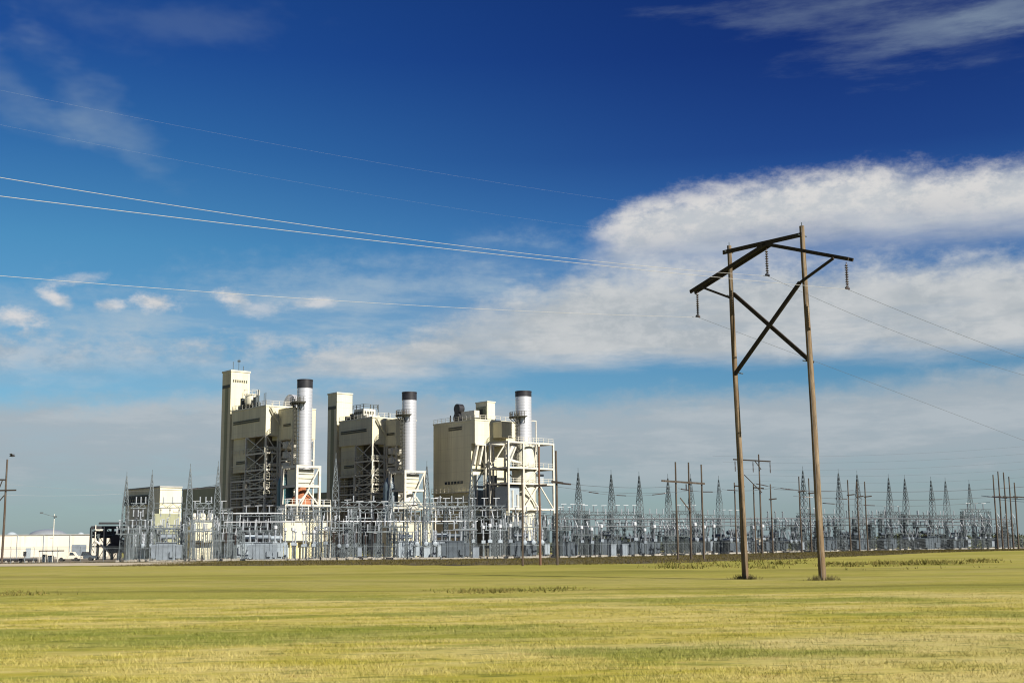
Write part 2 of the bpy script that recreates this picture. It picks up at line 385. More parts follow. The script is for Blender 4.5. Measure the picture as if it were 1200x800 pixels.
# ------------------------------------------------------------------ ground
def grass_material(name='mown_grass', blade=False):
    m = bpy.data.materials.new(name); m.use_nodes = True
    t = NT(m.node_tree); b = m.node_tree.nodes['Principled BSDF']
    geo = t.new('ShaderNodeNewGeometry'); P = geo.outputs['Position']
    s3 = t.new('ShaderNodeSeparateXYZ'); t.link(P, s3.inputs[0]); Y = s3.outputs[1]
    P = t.mapping(P, scale=(1, 1, 0), rot=(0, 0, R(-5)))
    n0 = t.noise(t.mapping(P, scale=(.018, .05, 1), loc=(1, 8, 0)), 1, 4, .6)
    n1 = t.noise(t.mapping(P, scale=(.07, .13, 1)), 1, 5, .62)
    n2 = t.noise(t.mapping(P, scale=(.22, .55, 1), loc=(3, 5, 0)), 1, 6, .68)
    n3 = t.noise(t.mapping(P, scale=(1.1, 2.6, 1), loc=(9, 5, 0)), 1, 6, .7)
    n4 = t.noise(t.mapping(P, scale=(14, 14, 1)), 1, 3, .7)
    straw, olive, green, dry, deep = (.42, .355, .125), (.295, .262, .036), (.145, .17, .022), (.29, .21, .08), (.07, .085, .014)
    c = t.mix(t.ss(n2, .38, .62), olive, straw)
    c = t.mix(t.math('MULTIPLY', t.ss(n0, .50, .60), .55), c, (.40, .35, .16))
    c = t.mix(t.math('MULTIPLY', t.ss(n0, .50, .42), .60), c, green)
    c = t.mix(t.math('MULTIPLY', t.ss(n1, .50, .58), .75), c, green)
    c = t.mix(t.math('MULTIPLY', t.ss(n3, .51, .64), .65), c, deep)
    c = t.mix(t.math('MULTIPLY', t.ss(n3, .46, .34), .45), c, dry)
    far = t.ss(t.math('ADD', Y, t.math('MULTIPLY', t.math('SUBTRACT', n1, .5), 16)), 49, 56)
    c = t.mix(t.math('MULTIPLY', far, .60), c, t.mix(t.ss(n1, .42, .58), (.175, .168, .030), (.275, .245, .055)))
    # a thin unmown line where the two halves of the field meet, and a drain line further off
    for yc, w, k_ in ((57.5, 1.8, .6), (96, 7, .45), (75, 3, .3)):
        d = t.math('ABSOLUTE', t.math('SUBTRACT', t.math('ADD', Y, t.math('MULTIPLY', t.math('SUBTRACT', n1, .5), w * 5)), yc))
        c = t.mix(t.math('MULTIPLY', t.ss(d, w, 0.0), k_), c, (.10, .095, .02))
    if blade:
        c = t.mix(t.math('MULTIPLY', geo.outputs['Random Per Island'], .30), c, (.40, .35, .16))
        c = t.mix(t.ss(geo.outputs['Random Per Island'], .35, 0.0, 0, .4), c, (.10, .12, .02))
    else:
        c = t.mix(t.math('MULTIPLY', t.ss(n4, .5, .7), .25), c, (.07, .075, .015))
        bp = t.new('ShaderNodeBump'); bp.inputs['Strength'].default_value = .6; bp.inputs['Distance'].default_value = .05
        hh = t.math('ADD', n4, t.math('MULTIPLY', n3, 1.5)); t.link(hh, bp.inputs['Height']); t.link(bp.outputs[0], b.inputs['Normal'])
    t.link(c, b.inputs['Base Color']); b.inputs['Roughness'].default_value = .9; b.inputs['Specular IOR Level'].default_value = .1
    return m
MT['grass'] = grass_material()
MT['gravel'] = mat('yard_gravel', (.13, .105, .07), .95, var=.25, scale=.6, dirt=(.06, .055, .03), dirt_amt=.7, bump=.4)
MT['verge'] = mat('rough_brown_verge', (.055, .042, .016), .95, var=.4, scale=.12, dirt=(.10, .09, .022), dirt_amt=.8, bump=.4)
MT['sand'] = mat('pale_sand', (.36, .31, .22), .95, var=.2, scale=.5, dirt=(.25, .21, .12), dirt_amt=.6, bump=.4)

def grid_sheet(xs, ys, name, m, dz=0.0, inside=None):
    vs_, fs_ = [], []
    for y in ys:
        for x in xs:
            vs_.append((x, y, g(x, y) + dz))
    nx = len(xs)
    for j in range(len(ys) - 1):
        for i in range(nx - 1):
            if inside and not inside((xs[i] + xs[i + 1]) / 2, (ys[j] + ys[j + 1]) / 2): continue
            a = j * nx + i; fs_.append((a, a + 1, a + 1 + nx, a + nx))
    mb = MB(); mb.v = vs_; mb.f = fs_
    o = mb.build(name, m, smooth=True); o['kind'] = 'structure'; return o
xs = [-3000, -1200, -500, -300] + list(np.linspace(-200, 240, 89)) + [300, 500, 1200, 3000]
ys = [-400, -100, -40] + list(np.linspace(-10, 330, 137)) + [400, 600, 1200, 3000, 7000]
grid_sheet(xs, ys, 'grass_field', MT['grass'])
# front line of the yard in picture columns -> depth
FRONT = [(-200, 208), (0, 209), (150, 211), (400, 216), (650, 224), (800, 238), (930, 255), (1100, 282), (1200, 292), (1500, 330)]
def frontY(px):
    for (a, ya), (b, yb) in zip(FRONT, FRONT[1:]):
        if px <= b: return ya + (yb - ya) * (px - a) / (b - a)
    return FRONT[-1][1]
fl = []
for (px, Y) in FRONT:
    P = base(px, Y); fl.append((P.x, P.y))
def front_at(x):
    for (xa, ya), (xb, yb) in zip(fl, fl[1:]):
        if x <= xb: return ya + (yb - ya) * (x - xa) / (xb - xa)
    return fl[-1][1]
VERGE = [(-400, -44), (-52, -50), (-30, -62), (8, -84), (34, -78), (60, -58), (95, -42), (120, -30), (400, -26)]
def voff(x):
    for (xa, a), (xb, b) in zip(VERGE, VERGE[1:]):
        if x <= xb: return a + (b - a) * (x - xa) / (xb - xa)
    return -10
def strip_sheet(name, m, x0, x1, n, off0_, off1, rows, dz, wob=.0):
    mb = MB(); vs_, fs_ = [], []
    for i in range(n + 1):
        x = x0 + (x1 - x0) * i / n; y = front_at(x); off0 = voff(x) if off0_ is None else off0_
        w = wob * (mnoise.noise(Vector((x * .08, 0, 0))) + .6 * mnoise.noise(Vector((x * .4, 3, 0))))
        for j in range(rows + 1):
            yy = y + off0 + (off1 - off0) * j / rows + (w if j == 0 else 0)
            vs_.append((x, yy, g(x, yy) + dz))
    for i in range(n):
        for j in range(rows):
            a = i * (rows + 1) + j; fs_.append((a, a + rows + 1, a + rows + 2, a + 1))
    mb.v = vs_; mb.f = fs_
    o = mb.build(name, m, smooth=True); o['kind'] = 'structure'; return o
strip_sheet('gravel_yard', MT['gravel'], -140, 190, 160, -4, 150, 24, .02, 1.0)
strip_sheet('rough_verge', MT['verge'], -52, 190, 200, None, -3.9, 12, .012, 9)
strip_sheet('sand_track', MT['sand'], -150, -46, 60, -44, -3.8, 6, .028, 6)

# ------------------------------------------------------------------ main timber H-frame
def tapered_pole(mb, p, q, r0, r1, n=18, seed=0):
    rn = random.Random(seed); pts, rs = [], []
    K_ = 14; ph = rn.random() * 6
    for i in range(K_ + 1):
        t = i / K_; P = Vector(p).lerp(Vector(q), t)
        P = P + Vector((math.sin(t * 5 + ph), math.cos(t * 4 + ph), 0)) * .035 * math.sin(t * math.pi)
        pts.append(P); rs.append((r0 + (r1 - r0) * t) * (1 + rn.uniform(-.025, .025)))
    return mb.path(pts, rs, n)
GL, GR = base(873.5, 73.5), base(964, 69.2)
GL = onplane(873.5, 678, Vector((0, 73.5, 0)), Vector((0, 1, 0))); GR = onplane(964, 678.3, Vector((0, 69.4, 0)), Vector((0, 1, 0)))
GL.z = g(GL.x, GL.y) - .05; GR.z = g(GR.x, GR.y) - .05
Hd = (GR - GL); Hd.z = 0; Hd.normalize(); Hn = Vector((-Hd.y, Hd.x, 0))      # Hn points away from the camera
def H(px, py): return onplane(px, py, GL, Hn)
hf = thing('transmission_frame', 'tall weathered two-pole timber power line frame standing alone in the mown field', 'utility pole', (GL + GR) / 2)
TL, TR = H(854.5, 288), H(939.5, 265)
tapered_pole(MB(), GL, TL, .185, .125, seed=1).build('pole', MT['wood'], hf, smooth=True)
tapered_pole(MB(), GR, TR, .20, .135, seed=2).build('pole', MT['wood'], hf, smooth=True)
# ridge timber between the pole tops, twin gull arms, cross braces
o_ = Hn * .20
a_, b_ = H(850, 296.5), H(942, 275.5)
MB().beam(a_ - o_, b_ - o_, .09, .24).build('ridge_timber', MT['wood_dark'], hf)
L_t, C_t, R_t = H(811.5, 342.5), H(900, 286.5), H(997, 304)
for s in (-1, 1):
    MB().beam(L_t + o_ * s, C_t + o_ * s, .09, .21).build('crossarm', MT['wood_dark'], hf)
    MB().beam(C_t + o_ * s * 1.02, R_t + o_ * s * 1.02, .09, .19).build('crossarm', MT['wood_dark'], hf)
for s, (p, q) in ((1.0, ((856, 343.5), (949, 425))), (-1.0, ((940.5, 332), (864.5, 439)))):
    MB().beam(H(*p) + o_ * s * 1.3, H(*q) + o_ * s * 1.3, .12, .22).build('cross_brace', MT['wood_dark'], hf)
MB().beam(H(826, 337) - o_ * 1.6, H(861, 350) - o_ * 1.6, .09, .12).build('arm_brace', MT['wood_dark'], hf)
MB().beam(H(981, 303.5) - o_ * 1.6, H(939, 334) - o_ * 1.6, .09, .14).build('arm_brace', MT['wood_dark'], hf)
for T in (TL, TR):
    m_ = MB().tube(T - Vector((0, 0, .05)), T + Vector((0, 0, .22)), .03, .02, 6)
    m_.build('wire_bracket', MT['galv_dark'], hf)
def insulator(p, length, n, parent, name='insulator', r=.10):
    m_ = MB(); p = Vector(p); m_.tube(p, p - Vector((0, 0, .12)), .025, .025, 6)
    pr = []; z = -.12; dz = (length - .22) / n
    for i in range(n):
        pr += [(.035, z), (.045, z - dz * .3), (r, z - dz * .55), (r * .96, z - dz * .68), (.04, z - dz * .78)]; z -= dz
    m_.lathe(p, pr, 12)
    m_.box(p - Vector((0, 0, length - .05)), (.34, .07, .10), math.atan2(Hn.y, Hn.x))
    m_.build(name, MT['porc_brown'], parent, smooth=True)
    return p - Vector((0, 0, length))
IL = insulator(H(817, 342), 1.55, 10, hf); IC = insulator(H(898, 291), 1.62, 10, hf); IR = insulator(H(991.5, 307), 1.50, 10, hf)
for Pp, s in ((GL, 3), (GR, 4)):
    rn = random.Random(s); m_ = MB()
    for i in range(230):
        a = rn.random() * 6.28; r = .18 + abs(rn.gauss(0, .24)); h = rn.uniform(.12, .42) * max(.3, 1 - r * .5)
        x, y = Pp.x + math.cos(a) * r * 1.5, Pp.y + math.sin(a) * r * .8; z = g(x, y)
        lx, ly = rn.gauss(0, .10), rn.gauss(0, .10); w = .02
        b = rn.random() * 3.14; cx, cy = math.cos(b) * w, math.sin(b) * w
        m_.add([(x - cx, y - cy, z), (x + cx, y + cy, z), (x + lx, y + ly, z + h)], [(0, 1, 2)])
    o = m_.build('tall_grass', None, loc=(Pp.x, Pp.y, g(Pp.x, Pp.y)))
    tag(o, 'tuft of dark tall grass around the foot of the %s timber pole' % ('left' if s == 3 else 'right, thicker'), 'grass', 'grass left at the pole feet', kind='stuff')
    o.data.materials.append(mat('dry_dark_grass', (.10, .085, .03), .9, var=.4, scale=3))

for G_, T_, r_ in ((GL, TL, .19), (GR, TR, .205)):      # ground lead stapled down each pole, and clamps
    m_ = MB(); side_ = (-o_.normalized() + Hd * .5).normalized()
    m_.path([G_.lerp(T_, t) + side_ * (r_ * (1 - .33 * t) + .012) for t in [i / 10 for i in range(11)]], .009, 5).build('ground_lead', MT['wire_dark'], hf)
for (x, y) in ((857, 347), (865.5, 437), (946, 423), (941, 331), (854, 295.5), (940, 276)):
    q = H(x, y); m_ = MB().path([q - o_ * 1.9, q + o_ * 1.9], .035, 8).build('bolt', MT['galv_dark'], hf)
# conductors of that line
def span(mb, p, q, sag, r, n=28):
    p, q = Vector(p), Vector(q)
    pts = [p.lerp(q, i / n) - Vector((0, 0, 4 * sag * (i / n) * (1 - i / n))) for i in range(n + 1)]
    return mb.path(pts, r, 5)
def fit_wire(P0, samples, r, name, label, m_, ext=30, grp=None):
    """P0 attachment; samples: picture points on the wire in the vertical plane through P0 along the line"""
    n = Hd
    pts = [P0] + [onplane(x, y, P0, n) for x, y in samples]
    t = np.array([((p - P0).dot(-Hn)) for p in pts]); z = np.array([p.z for p in pts])
    A_ = np.stack([t[1:] ** 2, t[1:]], 1); w_ = 1 / np.array([p.y for p in pts[1:]])
    c2, c1_ = np.linalg.lstsq(A_ * w_[:, None], (z[1:] - z[0]) * w_, rcond=None)[0]; c = [c2, c1_, z[0]]; c0_ = 0; far = t[-1] + math.copysign(ext, t[-1])
    P = []
    for i in range(49):
        tt = far * i / 48; P.append(Vector((P0.x, P0.y, 0)) - Hn * tt + Vector((0, 0, float(np.polyval(c, tt)) + c0_ * max(0, 1 - i / 12))))
    o = MB().path(P, r, 6).build(name, m_, loc=P0)
    return tag(o, label, 'power line', grp or 'conductors of the timber frame line')
fit_wire(IL, [(600, 365.5), (400, 352), (200, 337.5), (0, 324)], .0095, 'overhead_wire', 'pale lowest wire on the left, hanging from the left insulator', MT['wire'])
fit_wire(IC, [(750, 315), (600, 297), (400, 266.5), (200, 238.5), (0, 210)], .011, 'overhead_wire', 'uppermost bright wire across the left sky to the middle insulator', MT['wire'])
fit_wire(IR, [(800, 322), (600, 301), (400, 276.5), (200, 253), (0, 231)], .011, 'overhead_wire', 'bright wire just under the uppermost one, to the right insulator', MT['wire'])
fit_wire(TL + Vector((0, 0, .2)), [(680, 267), (600, 253.5), (400, 221), (190, 185)], .0012, 'overhead_wire', 'lower of two faint thin shield wires high in the blue sky', MT['shield'])
fit_wire(TR + Vector((0, 0, .2)), [(720, 238), (600, 215), (400, 181.5), (190, 145)], .0012, 'overhead_wire', 'upper of two faint thin shield wires high in the blue sky', MT['shield'])
fit_wire(IL, [(850, 383), (900, 403), (960, 425)], .0085, 'overhead_wire', 'thin wire falling away to the right from the left insulator', MT['wire_dark'])
fit_wire(IC, [(1010, 374.5), (1070, 396), (1100, 406), (1200, 440)], .0085, 'overhead_wire', 'thin wire falling away to the right from the middle insulator', MT['wire_dark'])
fit_wire(IR, [(1040, 359), (1090, 378), (1150, 401), (1200, 420)], .0085, 'overhead_wire', 'thin wire falling away to the right from the right insulator', MT['wire_dark'])

# ------------------------------------------------------------------ the boiler units
class Unit:
    def __init__(s, px, Y, deg=40):
        s.O = base(px, Y); a = R(deg); s.u = Vector((math.cos(a), math.sin(a), 0)); s.v = Vector((-math.sin(a), math.cos(a), 0)); s.rz = a
    def P(s, a, b, z): return s.O + s.u * a + s.v * b + Vector((0, 0, z))
    def onB(s, px, py, b):      # on a wall along u at offset b: returns a, z
        q = onplane(px, py, s.P(0, b, 0), s.v) - s.O; return q.dot(s.u), q.z
    def onA(s, px, py, a):      # on a wall along v at offset a: returns b, z
        q = onplane(px, py, s.P(a, 0, 0), s.u) - s.O; return q.dot(s.v), q.z
    def box(s, mb, a0, a1, b0, b1, z0, z1):
        return mb.hexa([s.P(a0, b0, z0), s.P(a1, b0, z0), s.P(a1, b1, z0), s.P(a0, b1, z0), s.P(a0, b0, z1), s.P(a1, b0, z1), s.P(a1, b1, z1), s.P(a0, b1, z1)])
    def part(s, name, m, parent, *d, **k):
        mb = MB()
        for q in (d if isinstance(d[0], (tuple, list)) else [d]): s.box(mb, *q)
        return mb.build(name, m, parent, **k)
    def beam(s, mb, p, q, w, h=None): return mb.beam(s.P(*p), s.P(*q), w, h)

def frame(U, parent, name, a_s, b_s, zs, m, w=.38, brace=True, skip_top=False):
    """open steel frame: beams as the part, each column and each face's bracing as sub-parts"""
    mb = MB()
    for z in zs[1:]:
        for b in b_s: U.beam(mb, (a_s[0], b, z), (a_s[-1], b, z), w * .8, w)
        for a in a_s: U.beam(mb, (a, b_s[0], z), (a, b_s[-1], z), w * .8, w)
    fr = mb.build(name, m, parent)
    for a in a_s:
        for b in b_s:
            U.beam(MB(), (a, b, zs[0]), (a, b, zs[-1] + w / 2 + .003), w).build('column', m, fr)
    if brace:
        for b in (b_s[0],):
            mb = MB()
            for i in range(len(zs) - 1):
                for j in range(len(a_s) - 1):
                    z0, z1 = zs[i], zs[i + 1]
                    if (i + j) % 2: U.beam(mb, (a_s[j], b - .02, z0), (a_s[j + 1], b - .02, z1), w * .5)
                    else: U.beam(mb, (a_s[j + 1], b - .02, z0), (a_s[j], b - .02, z1), w * .5)
            mb.build('bracing', m, fr)
        mb = MB()
        for i in range(len(zs) - 1):
            for j in range(len(b_s) - 1):
                z0, z1 = zs[i], zs[i + 1]
                U.beam(mb, (a_s[0] - .02, b_s[j], z0), (a_s[0] - .02, b_s[j + 1], z1), w * .5)
                U.beam(mb, (a_s[0] - .02, b_s[j + 1], z0), (a_s[0] - .02, b_s[j], z1), w * .5)
        mb.build('bracing', m, fr)
    return fr

def railing(U, parent, pts, z, m, h=1.1, w=.09):
    mb = MB()
    for (a0, b0), (a1, b1) in zip(pts, pts[1:]):
        L = math.hypot(a1 - a0, b1 - b0); n = max(1, int(L / 1.6))
        for hh in (h, h * .55): U.beam(mb, (a0, b0, z + hh), (a1, b1, z + hh), w * .7)
        for i in range(n + 1):
            t = i / n; U.beam(mb, (a0 + (a1 - a0) * t, b0 + (b1 - b0) * t, z), (a0 + (a1 - a0) * t, b0 + (b1 - b0) * t, z + h), w)
    return mb.build('railing', m, parent)

def smokestack(U, a, b, r, zbase, ztop, zcap, zplat, label, ladder=True):
    c = U.P(a, b, 0); c.z = 0
    st = thing('smokestack', label, 'chimney', (c.x, c.y, U.O.z))
    z0 = U.O.z
    pr = []; n = 26
    for i in range(n):       # plates with slight seam ridges
        za = zbase + (zcap - zbase) * i / n; zb = zbase + (zcap - zbase) * (i + 1) / n
        pr += [(r, za), (r, zb - .12), (r + .035, zb - .10), (r + .035, zb - .02)]
    MB().lathe((c.x, c.y, z0), pr, 40).build('shell', MT['stack'], st, smooth=True)
    MB().lathe((c.x, c.y, z0), [(r + .05, zcap), (r + .05, ztop - .3), (r + .10, ztop - .28), (r + .10, ztop), (r - .3, ztop), (r - .3, ztop - 1.2)], 40).build('cap', MT['black'], st, smooth=True)
    # service platform with cage, on the left front
    pl = MB(); N_ = 14; A0, A1 = R(150), R(285)
    for i in range(N_):
        ta, tb_ = A0 + (A1 - A0) * i / N_, A0 + (A1 - A0) * (i + 1) / N_
        q4 = [(c.x + k * math.cos(t), c.y + k * math.sin(t)) for k, t in ((r + .08, ta), (r + 1.6, ta), (r + 1.6, tb_), (r + .08, tb_))]
        pl.hexa([Vector((x, y, z0 + zplat + z)) for z in (0, .25) for x, y in q4])
        if i % 3 == 1: pl.beam(Vector((q4[1][0], q4[1][1], z0 + zplat)), Vector((q4[0][0], q4[0][1], z0 + zplat - 1.4)), .14)
    pm = pl.build('platform', MT['louver'], st)
    rl = MB()
    for i in range(12):
        t0, t1 = A0 + (A1 - A0) * i / 12, A0 + (A1 - A0) * (i + 1) / 12
        p0 = Vector((c.x + (r + 1.45) * math.cos(t0), c.y + (r + 1.45) * math.sin(t0), z0 + zplat + .2)); p1 = Vector((c.x + (r + 1.45) * math.cos(t1), c.y + (r + 1.45) * math.sin(t1), z0 + zplat + .2))
        rl.beam(p0, p0 + Vector((0, 0, 1.15)), .1)
        for h in (.6, 1.15): rl.beam(p0 + Vector((0, 0, h)), p1 + Vector((0, 0, h)), .08)
    rl.build('railing', MT['casing'], pm)
    if ladder:
        ld = MB(); d = (-U.u * .96 - U.v * .28).normalized(); s = Vector((-d.y, d.x, 0))
        q = Vector((c.x, c.y, z0)) + d * (r + .35)
        for k in (-.35, .35): ld.beam(q + s * k + Vector((0, 0, zbase + 1)), q + s * k + Vector((0, 0, zplat + 1.4)), .1)
        z = zbase + 1
        while z < zplat + 1:
            ld.beam(q - s * .35 + Vector((0, 0, z)), q + s * .35 + Vector((0, 0, z)), .06)
            o2 = q + d * .8
            for (x, y) in ((-.45, .0), (-.45, .75), (.45, .75), (.45, 0)): pass
            ring = [q + s * .4 + Vector((0, 0, z)), q + s * .45 + d * .8 + Vector((0, 0, z)), q - s * .45 + d * .8 + Vector((0, 0, z)), q - s * .4 + Vector((0, 0, z))]
            for A_, B_ in zip(ring, ring[1:]): ld.beam(A_, B_, .09)
            z += .9
        for k in (-.45, 0, .45): ld.beam(q + s * k + d * .8 + Vector((0, 0, zbase + 2)), q + s * k + d * .8 + Vector((0, 0, zplat + 1)), .10)
        ld.build('caged_ladder', MT['louver'], st)
    return st

def louvers(U, parent, face, c0, c1, z0, z1, off, m=None, name='louvre'):
    """a dark louvre band set 5 cm proud of a wall with its blades"""
    mb = MB(); n = max(2, int((z1 - z0) / .4))
    for i in range(n):
        za = z0 + (z1 - z0) * i / n; zb = za + (z1 - z0) / n * .7
        if face == 'A': U.box(mb, off - .14, off - .004, c0, c1, za, zb)
        else: U.box(mb, c0, c1, off - .14, off - .004, za, zb)
    return mb.build(name, m or MT['louver'], parent)

def boiler_unit(k, Y, cx, al, btop, bbot, ax, aopen_bot, ex0, ex1, exr, exbot, extop, tower, stk, cap, fr_, levels, words):
    """a tall boiler house: tower, siding block on an open steel frame, shaded bay that juts forward, stack and its stand"""
    U = Unit(cx, Y); z0 = U.O.z
    h = thing('boiler_house', words[0], 'building', U.O)
    zt = U.onA(cx, btop, 0)[1]; bl = U.onA(al, btop + 6, 0)[0]; zb = U.onA(cx, bbot, 0)[1]
    bm = U.onA(ax, bbot, 0)[0]; zs = U.onA(ax, aopen_bot, 0)[1]
    aw = U.onB(ex0, btop, 0)[0]; pb = U.onA(ex1, btop, aw)[0]; ar = U.onB(exr, btop, pb)[0]
    zx0 = U.onA(ex1, exbot, aw)[1]; zx1 = U.onA(ex1, extop, aw)[1]
    W = aw + 9
    U.part('upper_wall', MT['siding'], h, (0, W, 0, bl, zb, zt), (.6, W, bm, bl - .02, zs, zb + .05))
    U.part('parapet', MT['trim'], h, (-.12, W + .12, -.12, .25, zt - .02, zt + .35), (-.12, .25, .25, bl + .12, zt - .02, zt + .35), (W - .2, W + .12, .25, bl + .12, zt - .02, zt + .35), (-.12, W + .12, bl - .2, bl + .12, zt - .021, zt + .352))
    U.part('roof', MT['roof'], h, (.25, W - .2, .25, bl - .2, zt - .01, zt + .05))
    jb = U.part('projecting_bay', MT['siding'], h, (aw, ar, pb, 4, zx0, zx1))
    U.part('bay_trim', MT['trim'], jb, (aw - .1, ar + .1, pb - .1, 4, zx1, zx1 + .25))
    louvers(U, h, 'A', bl - 2 - (bl * .70), bl - 1.0, zt - 3.3, zt - 2.4, 0)
    louvers(U, h, 'A', bm + 1.2, bl - 1.8, zs + 2.0, zs + 2.8, .6)
    louvers(U, jb, 'A', pb + .8, pb + 4.0, (zx0 + zx1) / 2 - .6, (zx0 + zx1) / 2 + .1, aw)
    # inner boiler casing, its dark grey colour painting the shade inside the frame
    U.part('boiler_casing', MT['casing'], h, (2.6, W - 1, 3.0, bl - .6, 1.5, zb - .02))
    mb = MB()
    for i, z in enumerate(levels):
        zz = U.onB(cx, z, 0)[1]
        mb.tube(U.P(1.2, 2.0, zz + 1.3), U.P(aw + 6, 1.4, zz + 1.3), .45, .45, 10)
        mb.tube(U.P(aw * .4, 1.6, zz - 1.6), U.P(aw * .4, 1.6, zz + 1.8), .30, .30, 8)
        mb.tube(U.P(aw * .75, 1.2, zz - 2.2), U.P(aw * .75, 1.2, zz + .6), .22, .22, 8)
    mb.build('pipework', MT['steel_white'], h, smooth=True)
    mb = MB()
    for zf in (.22, .5, .76):
        z = zx0 * zf + 2
        mb.lathe(U.P(aw + .8, pb * .45, zx0 - (1 - zf) * 9), [(1.1, 0), (1.1, 1.5)], 16)
    mb.tube(U.P(aw + .4, pb * .5, zx0 - 1.4), U.P(ar, pb * .7, zx0 - 1.5), 1.0, 1.0, 14)
    mb.tube(U.P(aw + .8, pb * .5, zx0 - 4.4), U.P(ar - .6, pb * .7, zx0 - 4.5), .9, .9, 14)
    mb.build('air_duct', MT['steel_white'], h, smooth=True)
    zl = [0] + sorted(U.onB(cx, z, 0)[1] for z in levels) + [zb]
    frame(U, h, 'steel_frame', [.2, aw], [.2, bm], zl, MT['steel_white'], .36)
    zlow = [z for z in zl[1:] if z < zs]
    frame(U, h, 'lower_frame', [.2, 1.8], [bm + .5, bl - .3], [0] + zlow, MT['steel_white'], .32, brace=False)
    pf = [U.part('platform', MT['casing'], h, (.5, aw - .3, .5, 2.6, z - .02, z + .12)) for z in zl[1:-1]][0]
    mb = MB()
    for z in zl[1:-1]:
        for hh in (.55, 1.1):
            U.beam(mb, (.2, -.1, z + .2 + hh), (aw, -.1, z + .2 + hh), .08); U.beam(mb, (-.1, .2, z + .2 + hh), (-.1, bl - .5, z + .2 + hh), .08)
        for i in range(9): U.beam(mb, (-.1, .2 + i * (bl - .7) / 8, z + .1), (-.1, .2 + i * (bl - .7) / 8, z + 1.3), .07)
        for i in range(4): U.beam(mb, (.2 + i * (aw - .2) / 3, -.1, z + .1), (.2 + i * (aw - .2) / 3, -.1, z + 1.3), .07)
    mb.build('railing', MT['trim'], pf)
    # frame under the bay
    zj = [0, zx0 * .38, zx0 * .62, zx0 * .82, zx0]
    frame(U, h, 'bay_frame', [aw + .3, ar - .2], [pb + .3, -.4], zj, MT['steel_white'], .34)
    # diagonal stair on the bright wall and roof rails
    mb = MB()
    for k_ in (0, .5): U.beam(mb, (.9, -.55 - k_ * .8, zt - .3), (aw - .3, -.55 - k_ * .8, zt - 4.3), .09, .22)
    for i in range(16):
        t = i / 15; a = .9 + (aw - 1.2) * t; z = zt - .3 - 4.0 * t
        U.beam(mb, (a, -.5, z), (a, -1.0, z), .18, .05); U.beam(mb, (a, -1.0, z), (a, -1.0, z + 1.0), .05)
    U.beam(mb, (.9, -1.0, zt + .7), (aw - .3, -1.0, zt - 3.3), .07)
    mb.build('stair', MT['trim'], h)
    railing(U, h, [(W - .3, .1), (.1, .1), (.1, bl)], zt + .3, MT['steel_white'])
    # tower: set back behind the block, level with its left wall
    tl, tcx, tr, ttop = tower
    bt = U.onA(tcx, ttop, 0)[0]; ztt = U.onA(tcx, ttop, 0)[1]; tb = U.onA(tl, ttop, 0)[0]; ta = U.onB(tr, ttop, bt)[0]
    tw = U.part('tower', MT['siding'], h, (0, ta, bt, tb, 0, ztt))
    U.part('tower_parapet', MT['trim'], tw, (-.15, ta + .15, bt - .15, tb + .15, ztt, ztt + .4))
    U.part('tower_shade_strip', MT['siding_shade'], tw, (-.06, -.004, bt + (tb - bt) * .30, bt + (tb - bt) * .62, 1, ztt - 3.2))  # strip proud of the wall, its darker colour painting a recess's shade
    U.part('dark_band', MT['louver'], tw, (-.09, -.004, bt + .25, tb - .2, ztt - 4.0, ztt - 3.2))
    mb = MB()
    n_ = 7
    for i in range(n_):
        a = ta * (.10 + .8 * i / n_); U.box(mb, a, a + ta * .07, bt - .07, bt - .004, ztt - 2.6, ztt - 2.0)
    if k == 1: mb.build('vent_row', MT['louver'], tw)
    else: U.part('wall_ledge', MT['trim'], tw, (.0, ta, bt - .06, bt - .003, ztt - 2.2, ztt - 2.05))
    # roof masts
    mb = MB()
    for (a, b, hh) in ((ta * .2, bt + 1, 2.6), (ta * .5, bt + 1, 3.4), (ta * .8, bt + 1.5, 1.8)):
        mb.beam(U.P(a, b, ztt), U.P(a, b, ztt + hh), .10)
    if k == 1:
        mb.box(U.P(ta * .5, bt + 1, ztt + 2.9), (.7, .3, .45)); mb.build('antenna', MT['galv_dark'], tw)
    # small dark roof plant next to the tower
    mb = MB()
    for (b, hh) in ((bl - 2.2, 1.5), (bl - 4.6, 2.0), (bl - 6.4, 1.1)):
        U.box(mb, 1.0, 2.2, b, b + 1.1, zt + .05, zt + hh)
    mb.build('roof_unit', MT['louver'], h)
    # stack with stand
    scx, sw, stop, sbot = stk
    bs = pb - 5.0; a_s, z_top = U.onB(scx, stop, bs); zc = U.onB(scx, cap, bs)[1]; zp = U.onB(scx, stop + 28, bs)[1]
    zbase = U.onB(scx, sbot, bs)[1]
    Dd = (U.P(a_s, bs, 10) - CAM).dot(Fv); rr = sw / 2 * Dd / F_PX
    fb0, fb1 = bs - 3.4, bs + 3.0
    fa0, fa1 = U.onB(fr_[0], sbot, fb0)[0], U.onB(fr_[1], sbot, fb0)[0]
    smokestack(U, a_s, bs, rr, zbase - 1.5, z_top, zc, zp, words[1])
    O2 = U.P((fa0 + fa1) / 2, bs, 0)
    s_ = thing('stack_stand', words[2], 'steel frame', O2)
    zl2 = [0, U.onB(fr_[0], 592 if k == 1 else 596, fb0)[1], U.onB(fr_[0], 569 if k == 1 else 574, fb0)[1], U.onB(fr_[0], sbot, fb0)[1]]
    mbz = frame(U, s_, 'steel_frame', [fa0, fa1], [fb0, fb1], zl2, MT['steel_white'], .55, brace=False)
    mb = MB()
    mid = (fa0 + fa1) / 2
    U.beam(mb, (fa0, fb0 - .03, zl2[1]), (mid, fb0 - .03, (zl2[2] + zl2[1]) / 2 + 1), .3); U.beam(mb, (fa1, fb0 - .03, zl2[1]), (mid, fb0 - .03, (zl2[2] + zl2[1]) / 2 + 1), .3)
